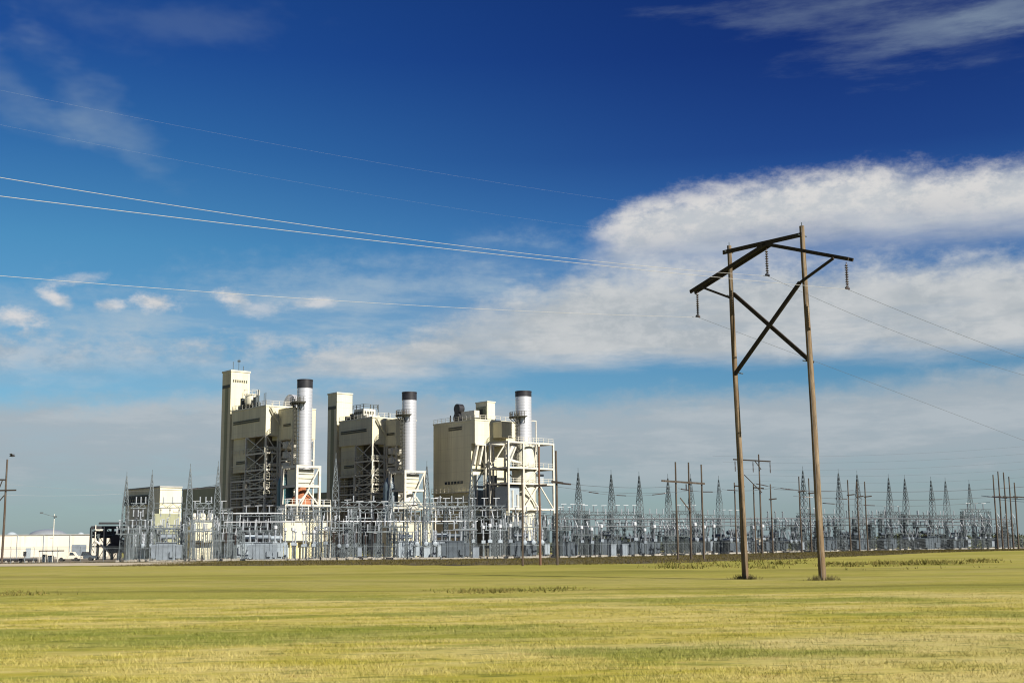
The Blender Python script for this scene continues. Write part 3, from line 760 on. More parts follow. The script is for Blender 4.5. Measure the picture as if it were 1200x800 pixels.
    U.beam(mb, (fa0 + 1, fb0 - .03, zl2[1]), (fa1, fb0 - .03, zl2[3]), .28)
    U.beam(mb, (fa0, fb0 - .03, zl2[1]), (fa0 + 2, fb0 - .03, 1), .26); U.beam(mb, (fa1, fb0 - .03, zl2[1]), (fa1 - 2, fb0 - .03, 1), .26)
    mb.build('bracing', MT['steel_white'], mbz)
    U.part('casing', MT['trim'], s_, (fa0 + .9, fa1 - .9, fb0 + 1.1, fb1 - .6, zl2[2] + .4, zl2[3] - .5))
    U.part('ash_bin', MT['trim'], s_, (fa0 + .7, fa1 - .7, fb0 + .9, fb1 - .8, 1, zl2[1] - .6))
    q = U.P(mid, bs - .6, 0)
    MB().lathe((q.x, q.y, z0), [(2.6, zl2[1] + .3), (2.4, zl2[1] + 1.6), (1.3, zl2[2] - 1.6), (1.0, zl2[2] + .3)], 16).build('hopper', MT['rust'] if k == 1 else MT['steel_white'], s_, smooth=True)
    mb = MB()
    for i in range(5): U.box(mb, fa0 + .8, fa1 - .8, fb0 + 1.0, fb0 + 1.08, zl2[2] + .7 + i * 1.0, zl2[2] + .8 + i * 1.0)
    mb.build('casing_rib', MT['louver'], s_)
    # big dark duct between the frame and the stack
    qd = U.onB((ex0 + ex1) / 2 - 1, 560, pb - .5)
    c = U.P(qd[0], pb - .8, 0)
    zd0, zd1 = 2.5, U.onB(ex0, aopen_bot + 3, pb)[1]
    mb = MB().lathe((c.x, c.y, z0), [(1.9, zd0), (1.9, zd1 - 3), (1.75, zd1 - 1.8), (1.4, zd1 - .8), (1.0, zd1)], 22)
    mb.tube((c.x, c.y, z0 + zd1 - 2.2), U.P(a_s, bs, zd1 - 2.2), 1.2, 1.2, 16)
    mb.build('flue_duct', MT['teal'] if k == 1 else MT['slate'], h, smooth=True)
    # walkway rack in front
    w0, w1 = U.onB(fr_[0] - 15, 592, fb0 - 2)[0], U.onB(fr_[1] + 11, 592, fb0 - 2)[0]
    zw = U.onB(fr_[0], 592 if k == 1 else 595.5, fb0 - 2)[1]
    rk = thing('walkway_rack', words[3], 'steel frame', U.P((w0 + w1) / 2, fb0 - 2, 0))
    fr2 = frame(U, rk, 'steel_frame', list(np.linspace(w0, w1, 5)), [fb0 - 2.6, fb0 - 1.1], [0, zw], MT['steel_white'], .26, brace=False)
    U.part('deck', MT['trim'], rk, (w0, w1, fb0 - 2.7, fb0 - 1.0, zw + .14, zw + .26))
    railing(U, rk, [(w0, fb0 - 2.65), (w1, fb0 - 2.65)], zw + .26, MT['steel_white'])
    # low plant room under the walkway
    return U, h, dict(zt=zt, bl=bl, aw=aw, W=W, ar=ar, pb=pb, fb0=fb0, fa0=fa0, fa1=fa1, bt=bt, tb=tb, ta=ta)

U1, h1, d1_ = boiler_unit(1, 300, 308, 272, 476.5, 509.5, 288, 552.5, 327, 343, 370, 513, 478, (261, 271, 293, 435), (357.5, 18, 445, 546), 455,
    (348, 374.5), [592, 581.5, 571, 561, 549.5, 530], (
    'leftmost and tallest cream boiler house with a slim tower and silver drum on its roof',
    'leftmost silver smokestack with black cap, beside the tallest boiler house',
    'white steel stand with a rusty orange hopper under the leftmost smokestack',
    'pale pipe walkway in front of the leftmost smokestack stand'))
U2, h2, d2_ = boiler_unit(2, 322, 435, 397.5, 489.5, 519, 416, 556.5, 451.5, 464.5, 488, 521, 491.5, (384.5, 395, 413, 461), (479.7, 17.2, 459.5, 552), 469,
    (474.5, 497.5), [594, 586, 577.5, 567, 556, 539.5], (
    'middle cream boiler house with a slim tower and white railed housing on its roof',
    'middle silver smokestack with black cap, of the three stacks',
    'white steel stand under the middle smokestack, filled with pale casing',
    'pale pipe walkway in front of the middle smokestack stand'))

# roof plant of unit 1: cream drum with fans, large silver drum
zt = d1_['zt']
def roof_part(U, px, py, a, b=None): return U.onA(px, py, a)
mb = MB()
a_c, z_c = U1.onB(331, 461.5, 2.0)
cu = Vector(U1.P(0, 0, 0))
def drum(U, a0, a1, b, zc, r, n=40):
    """cylinder lying along u with a slightly domed end"""
    m_ = MB(); pts = [(a0 - .35, .30 * r), (a0 - .3, .55 * r), (a0 - .12, .85 * r), (a0, .94 * r), (a0, r), (a0 + .7, r), (a0 + .7, r * .985), (a1, r * .985), (a1, r * .2)]
    vs_, fs_ = [], []
    for (a, rr) in pts:
        for k in range(n):
            t = 2 * math.pi * k / n; vs_.append(U.P(a, b + rr * math.cos(t), zc + rr * math.sin(t)))
    for i in range(len(pts) - 1):
        for k in range(n):
            k2 = (k + 1) % n; fs_.append((i * n + k, i * n + k2, (i + 1) * n + k2, (i + 1) * n + k))
    fs_.append(tuple(range(n))[::-1]); m = (len(pts) - 1) * n; fs_.append(tuple(range(m, m + n)))
    return m_.add(vs_, fs_)
bD0 = U1.onA(340, 470, 1.6)[0]; bD1 = U1.onA(320, 470, 1.6)[0]
drum(U1, 8.6, 13.2, 4.2, zt + .7, 3.1).build('roof_drum', MT['stack'], h1, smooth=True)
c = U1.P(1.8, d1_['bl'] * .62, zt)
hs = MB().lathe(c, [(1.5, 1.4), (1.55, 1.6), (1.55, 3.6), (1.4, 3.8)], 20).build('deaerator', MT['trim'], h1, smooth=True)
mb = MB()
for i in range(4):
    t = i * 1.57 + .4; mb.beam(c + Vector((math.cos(t) * 1.3, math.sin(t) * 1.3, 0)), c + Vector((math.cos(t) * 1.3, math.sin(t) * 1.3, 1.5)), .16)
for i in range(10):
    t = i * .628; p = c + Vector((math.cos(t) * 1.9, math.sin(t) * 1.9, 3.8)); mb.beam(p, p + Vector((0, 0, 1.1)), .08)
    p2 = c + Vector((math.cos(t + .628) * 1.9, math.sin(t + .628) * 1.9, 3.8)); mb.beam(p + Vector((0, 0, 1.1)), p2 + Vector((0, 0, 1.1)), .08); mb.beam(p, p2, .12)
mb.build('deck_railing', MT['steel_white'], hs)
mb = MB()
for (a, b, hh, w_) in ((1.0, .80, 3.2, .8), (3.0, .78, 2.6, .7), (1.5, .46, 3.0, .9), (2.4, .50, 3.6, .5), (.8, .3, 1.4, .8)):
    p = U1.P(a, d1_['bl'] * b, zt); mb.box(p + Vector((0, 0, hh / 2)), (w_, w_, hh), U1.rz)
    mb.beam(p, p + Vector((0, 0, hh + 1.4)), .09)
mb.build('roof_vent', MT['galv_dark'], h1)
mb = MB()
for (a, b, hh) in ((1.2, .36, 4.6), (2.4, .32, 3.8), (3.6, .4, 4.2)): mb.beam(U1.P(a, d1_['bl'] * b, zt), U1.P(a, d1_['bl'] * b, zt + hh), .12)
mb.build('vent_pipe', MT['galv_dark'], h1)
# unit 2 roof housing
zt = d2_['zt']; bl = d2_['bl']
b0 = U2.onA(430, 480, 2)[0]; b1 = U2.onA(419, 480, 2)[0]
rh = U2.part('roof_housing', MT['steel_white'], h2, (1.2, 5.2, b0 * .8, b1 * 1.05, zt, zt + 1.2), (1.0, 4.6, b0, b1, zt + 1.2, zt + 2.9))
railing(U2, rh, [(5.0, b0 - .3), (.8, b0 - .3), (.8, b1 + .3)], zt + 2.9, MT['louver'], w=.14)
mb = MB()
for i in range(5): U2.box(mb, .9, .996, b0 + .3 + i * (b1 - b0) / 5, b0 + .9 + i * (b1 - b0) / 5, zt + 1.6, zt + 2.3)
for i in range(4): U2.box(mb, 1.3 + i * .8, 1.7 + i * .8, b0 - .08, b0 - .004, zt + 1.6, zt + 2.3)
mb.build('vent_band', MT['louver'], rh)
mb = MB()
for (a, b, hh) in ((2, b1 + 1.2, 3.2), (2, b1 + 2.4, 2.2), (5.5, b0, 4.2), (4.4, b0 + .5, 4.0), (7, 3, 2.0), (7, 6, 1.4)): mb.beam(U2.P(a, b, zt), U2.P(a, b, zt + hh), .16)
mb.build('vent_pipe', MT['galv_dark'], h2)

# ---- unit 3, the one with the large blank wall and open frame
U3 = Unit(557, 318); z0 = U3.O.z
h3 = thing('boiler_house', 'rightmost boiler house with a large blank olive wall and open steel frame', 'building', U3.O)
zt = U3.onA(557, 492, 0)[1]; bl = U3.onA(508, 498, 0)[0]; aw = U3.onB(577, 492, 0)[0]
zl3 = U3.onB(557, 519, 0)[1]
pb = U3.onA(588, 495, aw)[0]; ar = U3.onB(604, 495, pb)[0]; zx0 = U3.onA(588, 512, aw)[1]; zx1 = U3.onA(588, 494.5, aw)[1]
W = aw + 8
U3.part('upper_wall', MT['siding'], h3, (0, W, 0, bl, zl3, zt), (0, 3.2, 1.5, bl - .004, 0, zl3 + .01), (3.2, W, 4.0, bl - .01, 0, zl3 + .01))
U3.part('parapet', MT['trim'], h3, (-.12, W + .12, -.12, .25, zt - .02, zt + .35), (-.12, .25, .25, bl + .12, zt - .02, zt + .35), (W - .2, W + .12, .25, bl + .12, zt - .02, zt + .35))
U3.part('roof', MT['roof'], h3, (.25, W - .2, .25, bl, zt - .01, zt + .05))
jb = U3.part('projecting_bay', MT['siding'], h3, (aw, ar, pb, 4, zx0, zx1))
U3.part('bay_trim', MT['trim'], jb, (aw - .1, ar + .1, pb - .1, 4, zx1, zx1 + .25))
b_a, zl_a = U3.onA(541, 501, 0); b_b = U3.onA(526, 503, 0)[0]
louvers(U3, h3, 'A', b_a, b_b, zl_a - .5, zl_a + .5, 0)
zz = U3.onA(530, 565, 0)[1]
mb = MB()
for i in range(6): U3.box(mb, -.12, -.004, 5 + i * 1.3, 5.8 + i * 1.3, zz - .5, zz + .2)
mb.build('small_window', MT['glass'], h3)
for i, (py_, dd) in enumerate(((578, .8), (590, .6), (600, .9))):
    zz = U3.onA(530, py_, 0)[1]
    U3.part('wall_gallery', MT['trim'], h3, (-1.3, -.004, 2, bl - 1, zz, zz + .25))
    railing(U3, h3, [(-1.25, 2), (-1.25, bl - 1)], zz + .25, MT['steel_white'])
# penthouse on the roof
pc0 = U3.onA(571, 480, aw * .15)
ph_z = U3.onB(571, 471, 1.2)[1]; pa0 = U3.onB(571, 471, 1.2)[0]; pa1 = U3.onB(580, 471, 1.2)[0]; pbb = U3.onA(557.5, 473, pa0)[0]
pt = U3.part('penthouse', MT['siding'], h3, (pa0, pa1, 1.2, pbb, zt, ph_z))
U3.part('penthouse_panel', MT['siding_shade'], pt, (pa0 - .08, pa0 - .004, 1.6, pbb - .4, zt + 1, ph_z - 1))
U3.part('penthouse_louvre', MT['louver'], pt, (pa0 - .14, pa0 - .084, 3.0, pbb - 1.5, ph_z - 3.0, ph_z - 1.6))
U3.part('parapet', MT['trim'], pt, (pa0 - .12, pa1 + .12, 1.08, pbb + .12, ph_z, ph_z + .3))
bA = U3.onA(541, 484, 1.5)[0]; bB = U3.onA(557, 484, 1.5)[0]
U3.part('roof_duct', MT['steel_white'], h3, (1.2, 2.8, bB, bA, zt + .9, zt + 2.7), (1.6, 2.4, bB + 1, bA - .5, zt, zt + .9))
mb = MB()
for (px_, r_, zz) in ((538.5, 1.25, 3.6), (538.0, 1.35, 1.2)):
    b_ = U3.onA(px_, 482, 1.5)[0]; q = U3.P(1.4, b_, zt + zz)
    mb.path([q - U3.u * .8, q + U3.u * .8], r_, 18)
b_ = U3.onA(533.5, 486, 1.5)[0]; mb.beam(U3.P(1.5, b_, zt), U3.P(1.5, b_, zt + 3.2), .35); mb.beam(U3.P(1.5, b_ + 2, zt), U3.P(1.5, b_ + 2, zt + 2.2), .2)
mb.build('roof_fan', MT['black'], h3, smooth=True)
railing(U3, h3, [(W - .3, .1), (.1, .1), (.1, bl)], zt + .3, MT['steel_white'])
# structure below the lit wall
U3.part('ledge', MT['steel_white'], h3, (-.1, aw + 2, -.4, 0, zl3 - .5, zl3))
mb = MB()
for k_ in (1.0, 2.6): U3.beam(mb, (k_, .2, zl3), (k_ - 1.0, .6, zl3 - 5.5), .9, .5)
mb.build('inclined_chute', MT['steel_white'], h3)
frs = [0, U3.onB(595, 595, pb)[1], U3.onB(595, 566, pb)[1], U3.onB(595, 548.5, pb)[1], zl3]
frame(U3, h3, 'steel_frame', [3.2, aw, U3.onB(595, 520, pb - 1)[0] - 1], [-.2, 3.6], frs, MT['steel_white'], .36)
bc = U3.part('slate_bunker', MT['slate'], h3, (.6, 7.2, .3, 3.9, U3.onB(560, 595, 0)[1], U3.onB(560, 556, 0)[1]))
U3.part('bunker_rib', MT['steel_white'], bc, *[(a, a + .15, .1, .297, U3.onB(560, 595, 0)[1], U3.onB(560, 556, 0)[1]) for a in (.7, 2.8, 5.0, 7.0)])
q0 = U3.onB(588.5, 580, pb + 2); q = U3.P(q0[0], pb + 2, 0)
MB().lathe((q.x, q.y, z0), [(1.0, U3.onB(588, 596, pb)[1]), (1.0, U3.onB(588, 567, pb)[1]), (.5, U3.onB(588, 564, pb)[1])], 18).build('white_vessel', MT['steel_white'], h3, smooth=True)
U3.part('low_plant', MT['louver'], h3, (1, 14, -1.5, 3.5, 0, U3.onB(570, 604, 0)[1]))
# stack 3
bs = pb - 6.5; a_s, z_top = U3.onB(613.2, 458.5, bs); zc = U3.onB(613.2, 465, bs)[1]; zp = U3.onB(613.2, 489.5, bs)[1]; zb = U3.onB(613.2, 552, bs)[1]
Dd = (U3.P(a_s, bs, 10) - CAM).dot(Fv); rr = 19 / 2 * Dd / F_PX
s3 = smokestack(U3, a_s, bs, rr, zb, z_top, zc, zp, 'rightmost silver smokestack with black cap, rising inside a wide white frame')
mb = MB().lathe(U3.P(a_s, bs, 0), [(rr + .1, zb + 6.5), (rr + 1.0, zb + 2.0), (rr + 1.0, zb - 5), (rr + .6, 2)], 24); mb.build('skirt', MT['trim'], s3, smooth=True)
mb = MB().tube(U3.P(U3.onB(626.5, 495, bs)[0], bs - .5, zb), U3.P(U3.onB(626.5, 495, bs)[0], bs - .5, U3.onB(626.5, 493, bs)[1]), .14, .14, 8)
mb.beam(U3.P(U3.onB(626.5, 495, bs)[0], bs - .5, U3.onB(626.5, 493.3, bs)[1]), U3.P(a_s, bs, U3.onB(626.5, 493.3, bs)[1]), .22); mb.build('side_pipe', MT['steel_white'], s3)
fb0, fb1 = bs - 3.5, bs + 3.5
st = thing('stack_stand', 'wide open white steel frame around the rightmost smokestack', 'steel frame', U3.P(a_s, bs, 0))
fa = [U3.onB(x, 517, fb0)[0] for x in (595.5, 613, 631, 648)]
zz = [0] + [U3.onB(600, y, fb0)[1] for y in (596, 566, 547.5, 517.5)]
f3 = frame(U3, st, 'steel_frame', fa, [fb0, fb1], zz, MT['steel_white'], .42, brace=False)
mb = MB()
U3.beam(mb, (fa[1], fb0, zz[1]), (fa[2], fb0, zz[2]), .3); U3.beam(mb, (fa[2], fb0 - .04, zz[1]), (fa[1], fb0 - .04, zz[2]), .3)
U3.beam(mb, (fa[2], fb0, zz[2]), (fa[3], fb0, zz[1]), .25); U3.beam(mb, (fa[0], fb0 + .3, zz[3]), (fa[0] + 2.6, fb0 + .3, zz[3] + 5), .35); U3.beam(mb, (fa[0], fb1, zz[3]), (fa[1], fb1, zz[4]), .25)
U3.beam(mb, (fa[1], fb0, zz[2]), (fa[2], fb0, zz[3]), .22); U3.beam(mb, (fa[2], fb1, zz[2]), (fa[1], fb1, zz[3]), .22)
mb.build('bracing', MT['steel_white'], f3)
U3.part('platform', MT['casing'], st, (fa[0] + .3, fa[3], fb0 + .3, fb1, zz[3] - .3, zz[3] - .12), (fa[0] + .3, fa[3], fb0 + .3, fb1, zz[2] - .3, zz[2] - .12))
railing(U3, st, [(fa[0], fb0), (fa[3], fb0)], zz[4] + .2, MT['steel_white']); railing(U3, st, [(fa[0], fb0), (fa[3], fb0)], zz[3] + .2, MT['steel_white']); railing(U3, st, [(fa[0], fb0), (fa[3], fb0)], zz[2] + .2, MT['steel_white'])
for q_ in ((fa[0] + .8, fa[1] - .5, fb0 + 1, fb1 - 1, zz[1] + .3, zz[2] - .6), (fa[1] + .6, fa[2] - 1, fb0 + 1.5, fb1 - 1, 1, zz[1] - .8), (fa[2] + 1, fa[3] - 1.4, fb0 + 2, fb1 - 1, zz[2] + .2, zz[2] + 2.6)): U3.part('equipment_box', MT['equip'], st, q_)
mb = MB()
for i in range(4): mb.tube(U3.P(fa[0] + .5 + i * 1.5, fb0 + .8, zz[1] - 4), U3.P(fa[0] + .5 + i * 1.5, fb0 + .8, zz[1] + 3.5 + (i % 2)), .2, .2, 8)
mb.tube(U3.P(fa[0], fb0 + .6, zz[3] + 2), U3.P(fa[0] + 1.8, fb0 + .6, zz[3] + 5), .5, .5, 10); mb.tube(U3.P(fa[0], fb0 + .6, zz[3] + 2), U3.P(fa[1], fb0 + .6, zz[3] + 1), .4, .4, 10)
mb.build('pipework', MT['steel_white'], st, smooth=True)

# ---- other buildings
def simple_building(px, Y, ytop, pxl, pxr, name, label, m, deg=40, extra=None, cat='building'):
    U = Unit(px, Y, deg); zt = U.onA(px, ytop, 0)[1]; bl = U.onA(pxl, ytop, 0)[0]; ar = U.onB(pxr, ytop, 0)[0]
    h = thing(name, label, cat, U.O)
    U.part('wall', m, h, (0, ar, 0, bl, 0, zt))
    U.part('roof', MT['roof'], h, (-.15, ar + .15, -.15, bl + .15, zt, zt + .3))
    return U, h, zt, bl, ar
U4, h4, zt, bl, ar = simple_building(185, 262, 571, 148, 213, 'turbine_hall', 'blocky cream hall with a bright sunlit end, left of the boiler houses', MT['siding'])
U4.part('dark_door', MT['louver'], h4, (-.08, -.004, 3, bl * .35, 0, 5.2))
U4.part('window', MT['wall_white'], h4, (-.09, -.004, bl * .62, bl * .72, zt * .52, zt * .78))
mb = MB()
for i in range(12):
    b = bl * .28 + i * bl * .06; U4.beam(mb, (-.3, b, zt - 3.2), (-.3, b + bl * .06, zt - 1.4), .16); U4.beam(mb, (-.3, b + bl * .06, zt - 3.2), (-.3, b, zt - 1.4), .16)
for z in (zt - 3.2, zt - 1.4): U4.beam(mb, (-.3, bl * .28, z), (-.3, bl, z), .22)
mb.build('truss', MT['galv_dark'], h4)
ab = U4.part('lean_to', MT['siding_shade'], h4, (-3.0, 2.8, -3.5, -.004, 0, zt * .63))
U4.part('lean_to_door', MT['louver'], ab, (-2, -.8, -3.58, -3.504, 0, 2.2))
U4.part('wall_ledge', MT['trim'], h4, (3, ar, -.12, -.004, zt * .66, zt * .69))
U4.part('wall_vent', MT['louver'], h4, *[(3.2 + i * 2.0, 3.9 + i * 2.0, -.1, -.004, zt * .30, zt * .36) for i in range(2)])
U5, h5, zt5, bl5, ar5 = simple_building(262, 330, 570, 214, 285, 'annex_hall', 'low shaded hall between the turbine hall and the tallest tower', MT['siding_shade'])
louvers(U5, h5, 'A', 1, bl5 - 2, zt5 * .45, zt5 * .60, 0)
U6, h6, zt6, bl6, ar6 = simple_building(394, 360, 577, 362, 410, 'annex_hall', 'low shaded hall visible between the left and middle boiler houses', MT['siding_shade'])
def cream_block(px, Y, ytop, pxr, name, label, deg=28, pil=True):
    U = Unit(px, Y, deg); zt = U.onB(px, ytop, 0)[1]; ar = U.onB(pxr, ytop, 0)[0]
    h = thing(name, label, 'building', U.O)
    zm = U.onB(px, 635, 0)[1]
    U.part('wall', MT['siding'], h, (0, ar, 0, 6, zm, zt), (.5, ar - .3, 1.5, 5.9, 0, zm + .004))
    U.part('roof', MT['roof'], h, (-.2, ar + .2, -.2, 6.2, zt, zt + .25))
    U.part('dark_band', MT['louver'], h, (0, ar * .55, -.06, -.003, zm, zm + .35))
    U.part('vent', MT['louver'], h, (ar * .60, ar * .68, -.07, -.003, zt * .66, zt * .70), (ar * .80, ar * .93, -.07, -.003, zt * .66, zt * .70))
    if pil:
        n = 7
        for i in range(n): U.part('pillar', MT['yellow'], h, (ar * i / n + .2, ar * i / n + .55, .1, .45, 0, zm))
    return h
cream_block(331, 276, 611, 384, 'plant_room', 'long cream plant room with yellow pillars below the leftmost smokestack')
cream_block(459, 292, 611, 506, 'plant_room', 'cream plant room with yellow pillars below the middle smokestack')
cream_block(222, 262, 611, 252, 'plant_room', 'small cream plant room right of the turbine hall', pil=False)
# three pale tanks right of the turbine hall
for i, px_ in enumerate((227, 236, 245)):
    q = base(px_, 268); o = MB().lathe(q, [(.9, 5.5), (1.1, 6.2), (1.1, 8.6), (.9, 9.3), (.3, 9.5)], 16).build('tank', MT['steel_white'], loc=q, smooth=True) if False else None
    t_ = thing('storage_tank', ('left', 'middle', 'right')[i] + ' of three small pale tanks on legs right of the turbine hall', 'tank', q, 'small pale tanks')
    MB().lathe(q, [(.5, 6.3), (.68, 6.6), (.68, 9.0), (.5, 9.4), (.2, 9.5)], 16).build('vessel', MT['trim'] if i == 1 else MT['steel_white'], t_, smooth=True)
    for sx, sy in ((-1, -1), (1, -1), (1, 1), (-1, 1)):
        MB().beam(q + Vector((sx * .5, sy * .5, 0)), q + Vector((sx * .5, sy * .5, 6.8)), .12).build('leg', MT['steel_white'], t_)

# white warehouse and domes far left
q0, q1 = at(-90, 640, 322), at(127, 640, 330)
ang = math.atan2(q1.y - q0.y, q1.x - q0.x); L = (q1 - q0).length
zw = at(60, 626.6, 326).z
wh = thing('warehouse', 'long low sunlit white warehouse at the left edge of the picture', 'building', ((q0.x + q1.x) / 2, (q0.y + q1.y) / 2, 0))
Uw = Unit(0, 300); Uw.O = Vector((q0.x, q0.y, 0)); Uw.u = Vector((math.cos(ang), math.sin(ang), 0)); Uw.v = Vector((-math.sin(ang), math.cos(ang), 0)); Uw.rz = ang
Uw.part('wall', MT['wall_white'], wh, (0, L, 0, 30, 0, zw))
Uw.part('roof', MT['roof'], wh, (-.2, L + .2, -.2, 30, zw, zw + .22))
Uw.part('plinth', MT['concrete'], wh, (0, L, -.08, -.003, 0, .6))
Uw.part('door', MT['equip'], wh, (L * .55, L * .55 + 1.2, -.12, -.083, .1, 2.8))
Uw.part('door', MT['equip_dim'], wh, (L * .8, L * .8 + 3.5, -.12, -.083, .1, 3.6))
for i in range(7): Uw.part('downpipe', MT['equip'], wh, (L * (i + .5) / 7, L * (i + .5) / 7 + .12, -.2, -.083, .1, zw))
for (xa, xb, yt, Y, lab) in ((34, 78, 619.6, 380, 'wide pale dome behind the white warehouse'), (7, 20, 623, 370, 'small bright dome behind the warehouse, at far left'), (90, 99, 623.3, 370, 'smallest bright dome behind the warehouse, near the dark rack')):
    A_, B_ = at(xa, 630, Y), at(xb, 630, Y); c = (A_ + B_) / 2; r = (B_ - A_).length / 2; ztop = at((xa + xb) / 2, yt, Y).z
    zb_ = at((xa + xb) / 2, 628, Y).z
    pr = [(r, 0), (r, zb_)]
    for i in range(1, 9):
        t = i / 8 * math.pi / 2; pr.append((r * math.cos(t) + .01, zb_ + (ztop - zb_) * math.sin(t)))
    o = MB().lathe((c.x, c.y, 0), pr, 32).build('storage_dome', MT['porc_dim'] if xa == 34 else MT['equip'], loc=(c.x, c.y, 0), smooth=True)
    tag(o, lab, 'dome', 'domes behind the warehouse')

# dark pipe rack and machinery left of the turbine hall
Ur = Unit(106, 282, 20)
dr = thing('pipe_rack', 'dark steel pipe rack with tanks at the right end of the warehouse', 'industrial plant', Ur.O)
def RZ(y): return Ur.onB(106, y, 0)[1]
aR = Ur.onB(150, 620, 0)[0]
frame(Ur, dr, 'steel_frame', list(np.linspace(0, aR, 6)), [0, 5], [0, RZ(640), RZ(627), RZ(618)], MT['galv_dark'], .3)
Ur.part('deck', MT['black'], dr, (0, aR, -.3, 5.3, RZ(619), RZ(616)), (1.6, aR, .5, 5, RZ(613.5), RZ(611.5)), (0, aR, .5, 4.5, RZ(630), RZ(622)))
mb = MB()
for i, (a, z, r) in enumerate(((5.0, 632, 1.0), (6.8, 640, 1.5), (4.6, 642, 1.2))):
    p = Ur.P(a, -1.5, RZ(z)); mb.path([p, p + Ur.v * 6], r, 18)
mb.build('tank', MT['black'], dr, smooth=True)
mb = MB()
for a in (.8, 2.6, 5.6, 7.2): mb.beam(Ur.P(a, -.6, 0), Ur.P(a, -.6, RZ(614 + a)), .18)
mb.tube(Ur.P(1, -.8, RZ(634)), Ur.P(4.2, -.8, RZ(648)), .25, .25, 8); mb.tube(Ur.P(.8, -.8, RZ(621)), Ur.P(2.4, -.8, RZ(621)), .2, .2, 8)
mb.build('white_pipe', MT['steel_white'], dr, smooth=True)

# ------------------------------------------------------------------ substation equipment (prototypes at the origin)
O0 = (0, 0, 0)
def proto(name, cat): return thing(name, '', cat, O0)
def lat_column(mb_leg, w0, w1, h, z0=0, x=0, y=0, s=.09, panels=6):
    legs = []
    for sx, sy in ((-1, -1), (1, -1), (1, 1), (-1, 1)):
        legs.append((Vector((x + sx * w0 / 2, y + sy * w0 / 2, z0)), Vector((x + sx * w1 / 2, y + sy * w1 / 2, z0 + h))))
    lac = MB()
    for f in range(4):
        a, b = legs[f], legs[(f + 1) % 4]
        for i in range(panels):
            t0, t1 = i / panels, (i + 1) / panels
            p0, p1 = a[0].lerp(a[1], t0), b[0].lerp(b[1], t1); lac.beam(p0, p1, s * .55)
            q0, q1 = b[0].lerp(b[1], t0), a[0].lerp(a[1], t1); lac.beam(q0, q1, s * .55)
            lac.beam(a[0].lerp(a[1], t1), b[0].lerp(b[1], t1), s * .5)
    return legs, lac
def make_mast(dark_top):
    t = proto('lattice_mast', 'lattice mast')
    legs, lac = lat_column(None, 1.8, 1.0, 11.5, s=.085, panels=8)
    for p, q in legs: MB().beam(p, q, .095).build('leg', MT['galv'], t)
    lac.build('lacing', MT['galv'], t)
    l2, lac2 = lat_column(None, 1.0, .12, 5.5, z0=11.5, s=.10, panels=6)
    for p, q in l2: lac2.beam(p, q, .085)
    lac2.beam((0, 0, 16.8), (0, 0, 18), .07)
    lac2.build('peak', MT['galv_dark'] if dark_top else MT['galv'], t)
    for sx in (-1, 1):
        for sy in (-1, 1): MB().box((sx, sy, .15), (.6, .6, .4)).build('footing', MT['concrete'], t)
    return t
def pr_insul(mb, x, y, z, h, r=.13, n=7, tilt=(0, 0)):
    pr = []; dz = h / n
    p = Vector((x, y, z)); q = p + Vector((tilt[0], tilt[1], 1)).normalized() * h
    pts, rs = [], []
    for i in range(n):
        for f, rr in ((0, .5), (.35, 1.0), (.6, .95), (.7, .5)):
            pts.append(p.lerp(q, (i + f) / n)); rs.append(r * rr)
    pts.append(q); rs.append(r * .6)
    mb.path(pts, rs, 7); return q
def make_bus_support(h=5.2):
    t = proto('bus_support', 'bus support')
    MB().box((0, 0, .12), (1.0, 1.0, .5)).build('footing', MT['concrete'], t)
    legs, lac = lat_column(None, .5, .36, h - .3, z0=.3, s=.09, panels=7)
    for p, q in legs: lac.beam(p, q, .09)
    lac.build('post', MT['galv'], t)
    MB().box((0, 0, h + .1), (4.4, .22, .2)).build('crossarm', MT['galv'], t)
    for x in (-2, 0, 2):
        m_ = MB(); q = pr_insul(m_, x, 0, h + .2, 1.25, .15); m_.box(q, (.28, .28, .14)); m_.build('insulator', MT['porc'], t, smooth=True)
    return t
def make_switch(h=3.6):
    t = proto('disconnect_switch', 'switch')
    for x in (-2.1, 2.1):
        MB().box((x, 0, .12), (.9, .9, .5)).build('footing', MT['concrete'], t)
        legs, lac = lat_column(None, .45, .45, h - .3, z0=.3, x=x, s=.08, panels=6)
        for p, q in legs: lac.beam(p, q, .08)
        lac.build('leg', MT['galv'], t)
    for y in (-.55, .55): MB().box((0, y, h + .08), (5.6, .16, .18)).build('beam', MT['galv'], t)
    for x in (-2.2, 0, 2.2):
        for y in (-.55, .55):
            m_ = MB(); pr_insul(m_, x, y, h + .17, 1.15, .13); m_.build('insulator', MT['porc'], t, smooth=True)
        MB().beam((x, -.75, h + 1.38), (x, .75, h + 1.42), .09).build('blade', MT['alum'], t)
        MB().beam((x + .12, -.55, h + 1.4), (x + .12, .05, h + 2.3), .07).build('arcing_horn', MT['alum'], t)
    MB().beam((2.5, -.4, .8), (2.5, -.4, h), .07).build('drive_rod', MT['galv'], t)
    return t
